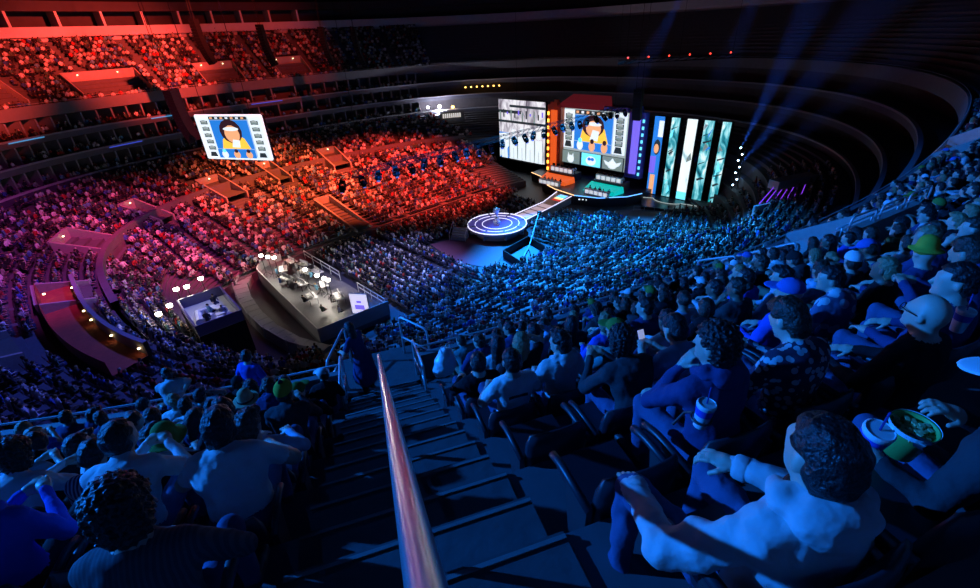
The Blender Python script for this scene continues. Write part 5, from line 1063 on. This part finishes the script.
for lab in ('boy with swept brown hair in a patterned jacket looking down', 'man in a light blue t-shirt with one leg crossed over'):
    for o in bpy.data.objects:
        if o.get('label') == lab:
            t = thing('mobile_phone', 'glowing phone held by the ' + ('boy in the patterned jacket' if 'boy' in lab else 'man in the light blue t-shirt'), 'phone', o.matrix_basis @ Vector((0,.50,.80)), o.rotation_euler.z)
            m = MB(); m.box((0,0,0), (.07,.010,.14), R=Matrix.Rotation(-.5, 3, 'X')); m.build('case', BLACK, t); m = MB(); m.box((0,-.006,.003), (.062,.004,.125), R=Matrix.Rotation(-.5, 3, 'X')); m.build('display', em('phone_glow', (0.5,0.6,1.0), .5), t)

# ------------------------------------------------------------------ far details: small truss with red markers, LED ribbons, concourse lamps
t = truss('marker_truss', (12.5,-18.5,21.4), (22.5,-27.6,21.4), 'thin black truss with red marker lamps above the stage wing', .35)
L_ = 13.5
for k in range(6): d = MB(); d.lathe([(.02,0),(.09,.04),(.09,.12),(.02,.16)], (1.0 + k*2.3, 0, .3), 6); d.build('marker_lamp', em('marker_red', (1.0,.05,.03), 4), t)
for i, (tt_, l, z, wdt) in enumerate([(2.25,.962,15.1,.05),(2.02,.93,12.35,.05),(1.86,.962,15.1,.04),(2.5,.93,12.35,.03),(1.72,.93,12.35,.06),(1.6,.962,15.1,.03)]):
    q = [sup(tt_ + wdt*f, A0*(l - .003), B0*(l - .003)) for f in np.linspace(-1, 1, 7)]; d = MB(); d.add(*strip(xyz(q, z + .22), xyz(q, z + .36)))
    tag(d.build(f'trim_{i+3}', em('ribbon_' + ('cyan' if i % 2 == 0 else 'blue'), (.1,.5,1.0) if i % 2 == 0 else (.08,.12,.9), .5)), 'blue glowing ribbon display on a suite balcony', kind='structure')
cr = tag(empty('wall_corner_boxes'), 'lit corner boxes beyond the far stand', kind='structure')
for i, (t_, l, z, lab) in enumerate([(1.0,.90,11.0,'bright white lamp on the far corner balcony'),(1.06,.90,11.0,'dimmer white lamp beside the bright corner lamp'),(.93,.90,10.6,'pale amber lamp on the far corner balcony')]):
    x, y = (float(q) for q in sup(t_, A0*l, B0*l)); t = thing('concourse_lamp', lab, 'lamp', (x, y, z)); d = MB(); d.lathe([(.05,-.3),(.34,-.15),(.34,.15),(.05,.3)], seg=8); d.build('lamp_head', em(('lamp_white','lamp_pale','lamp_amber')[i], ((1,.9,.8),(.8,.85,1),(1,.5,.1))[i], (18,8,8)[i]), t); d = MB(); d.tube([(0,0,-.3),(0,0,-1.2)], .04, 5); d.build('stem', BLACK, t)
    if i == 0: l_ = bpy.data.lights.new('lamp_light', 'POINT'); l_.energy = 3*K; l_.color = (.8,.8,1); l_.shadow_soft_size = .3; q = link(bpy.data.objects.new('lamp_light', l_)); q.location = (0,0,-.6); q.parent = t
for k in range(9):
    x, y = (float(q) for q in sup(.98 - .012*k, A0*.80, B0*.80)); d = MB(); d.box((x, y, 9.6), (.5,.3,.8), .9); d.build('lit_panel', em('panel_warm', (.8,.75,.7), .8), cr)
d = MB(); q = sup(np.linspace(.86, 1.0, 8), A0*.81, B0*.81); d.add(*strip(xyz(q, 6.5), xyz(q, 10.4))); d.build('box_front', CONC_D, cr)
for k in range(7):
    x, y = sup(.86 - .03*k, A0*.95, B0*.95); t = thing('amber_lamp', f'small amber lamp on the far suite balcony, {CNT[6-k]} from the white screen', 'lamp', (float(x), float(y), 14.2), 0, 'amber lamps on the far suites'); d = MB(); d.lathe([(.03,-.14),(.17,-.06),(.17,.06),(.03,.14)], seg=8); d.build('bulb', em('lamp_amber', (1,.5,.1), 8), t); d = MB(); d.tube([(0,0,.1),(0,0,.9)], .02, 4); d.build('stem', BLACK, t)

# ------------------------------------------------------------------ beams: haze lit by real spotlights
HZ = bpy.data.materials.new('stage_haze'); HZ.use_nodes = True; nt = HZ.node_tree; nt.nodes.remove(nt.nodes['Principled BSDF'])
vs = nt.nodes.new('ShaderNodeVolumeScatter'); vs.inputs['Color'].default_value = (.9,.95,1,1); vs.inputs['Density'].default_value = .009; nt.links.new(vs.outputs[0], nt.nodes['Material Output'].inputs['Volume']); MATS['stage_haze'] = HZ
def beam(a, b, r0, r1, power, label):
    a, b = Vector(a), Vector(b); d = b - a; L = d.length; q = d.to_track_quat('Z', 'Y'); n = 14
    V = [a + q @ Vector((r*math.cos(2*PI*k/n), r*math.sin(2*PI*k/n), z)) for r, z in ((r0, .25), (r1, L)) for k in range(n)]
    F = [(k, (k+1) % n, n + (k+1) % n, n + k) for k in range(n)] + [tuple(range(n))[::-1], tuple(range(n, 2*n))]
    o = mesh_obj('light_beam', V, F, HZ); tag(o, label, 'light beam', 'hazy blue beams', 'stuff')
    spot('beam_light', a, b, power, (0.02,0.13,1.0), 2*math.degrees(math.atan(r1/L))*.98, 1.0, .08)
beam((30.8,-27.2,9.9), (10,-37.5,28), .12, 1.9, 80*K, 'blue hazy beam rising from the top lamp of the lamp ladder')
beam((30.8,-27.4,7.4), (9,-42,27), .12, 2.2, 60*K, 'blue hazy beam rising from the middle of the lamp ladder')
beam((30.8,-27.2,4.8), (10,-46,25), .12, 1.8, 25*K, 'faint blue hazy beam leaving the lower lamp ladder')
beam((20,-22.5,30), (26,-12,16), .15, 2.2, 16*K, 'dim blue hazy beam slanting down from the roof to the stage')
beam((16,-32,32), (27,-24,18), .15, 2.0, 12*K, 'dim blue hazy beam slanting down from the roof to the stage wing')

# tunnel block with violet strips in the stand beside the stage
tb = tag(empty('wall_tunnel_block'), 'pale tunnel roof over violet light strips beside the stage', kind='structure')
FA, FB, RA, RB = (Vector(q) for q in ((13.6,-35.3,8.0), (20.2,-38.0,8.0), (16.8,-35.7,10.0), (22.0,-37.8,10.0)))
def wallseg(a, b, dz, th, name, mt): c = (a+b)/2; d = MB(); d.box((c.x, c.y, c.z - dz/2), ((b-a).length, th, dz), math.atan2(b.y-a.y, b.x-a.x)); return d.build(name, mt, tb)
wallseg(FA, FB, 1.1, .25, 'front_wall', FASCIA); wallseg(RA, RB, .9, 1.2, 'roof_slab', mat('slab_cream', (0.55,0.48,0.36), 0.6))
for k in range(7): f = (k + .5)/7; d = MB(); d.tube([FA.lerp(FB, f) + Vector((.2,0,.1)), RA.lerp(RB, f) + Vector((0,0,-.5))], .045, 5); d.build('violet_strip', em('strip_violet', (.28,.05,.9), .9), tb)
for i, (s_, d_) in enumerate([(27.0,2.3),(33.0,2.0),(38.0,4.5),(31.5,6.5)]):
    p, n = deck(S0 + s_, d_); t = thing('concourse_lamp', ['bright white lamp at the distant tunnel wall','small warm lamp beyond the distant tunnel wall','white lamp among the dark upper seats beside the roof','small amber lamp among the dark upper seats'][i], 'lamp', (float(p[0]), float(p[1]), rowz(d_/TREAD) + (1.2 if i else .9)))
    d = MB(); d.lathe([(.03,-.1),(.12,-.05),(.12,.05),(.03,.1)], seg=8); d.build('lamp_head', em('lamp_white' if i % 2 == 0 else 'lamp_amber', (1,.9,.8), 18), t); d = MB(); d.tube([(0,0,-.1),(0,0,-1.1 if i else -.8)], .03, 5); d.build('pole', BLACK, t)
    if i == 0: l_ = bpy.data.lights.new('lamp_light', 'POINT'); l_.energy = 25; l_.color = (1,.85,.6); l_.shadow_soft_size = .12; q = link(bpy.data.objects.new('lamp_light', l_)); q.location = (0,0,-.25); q.parent = t
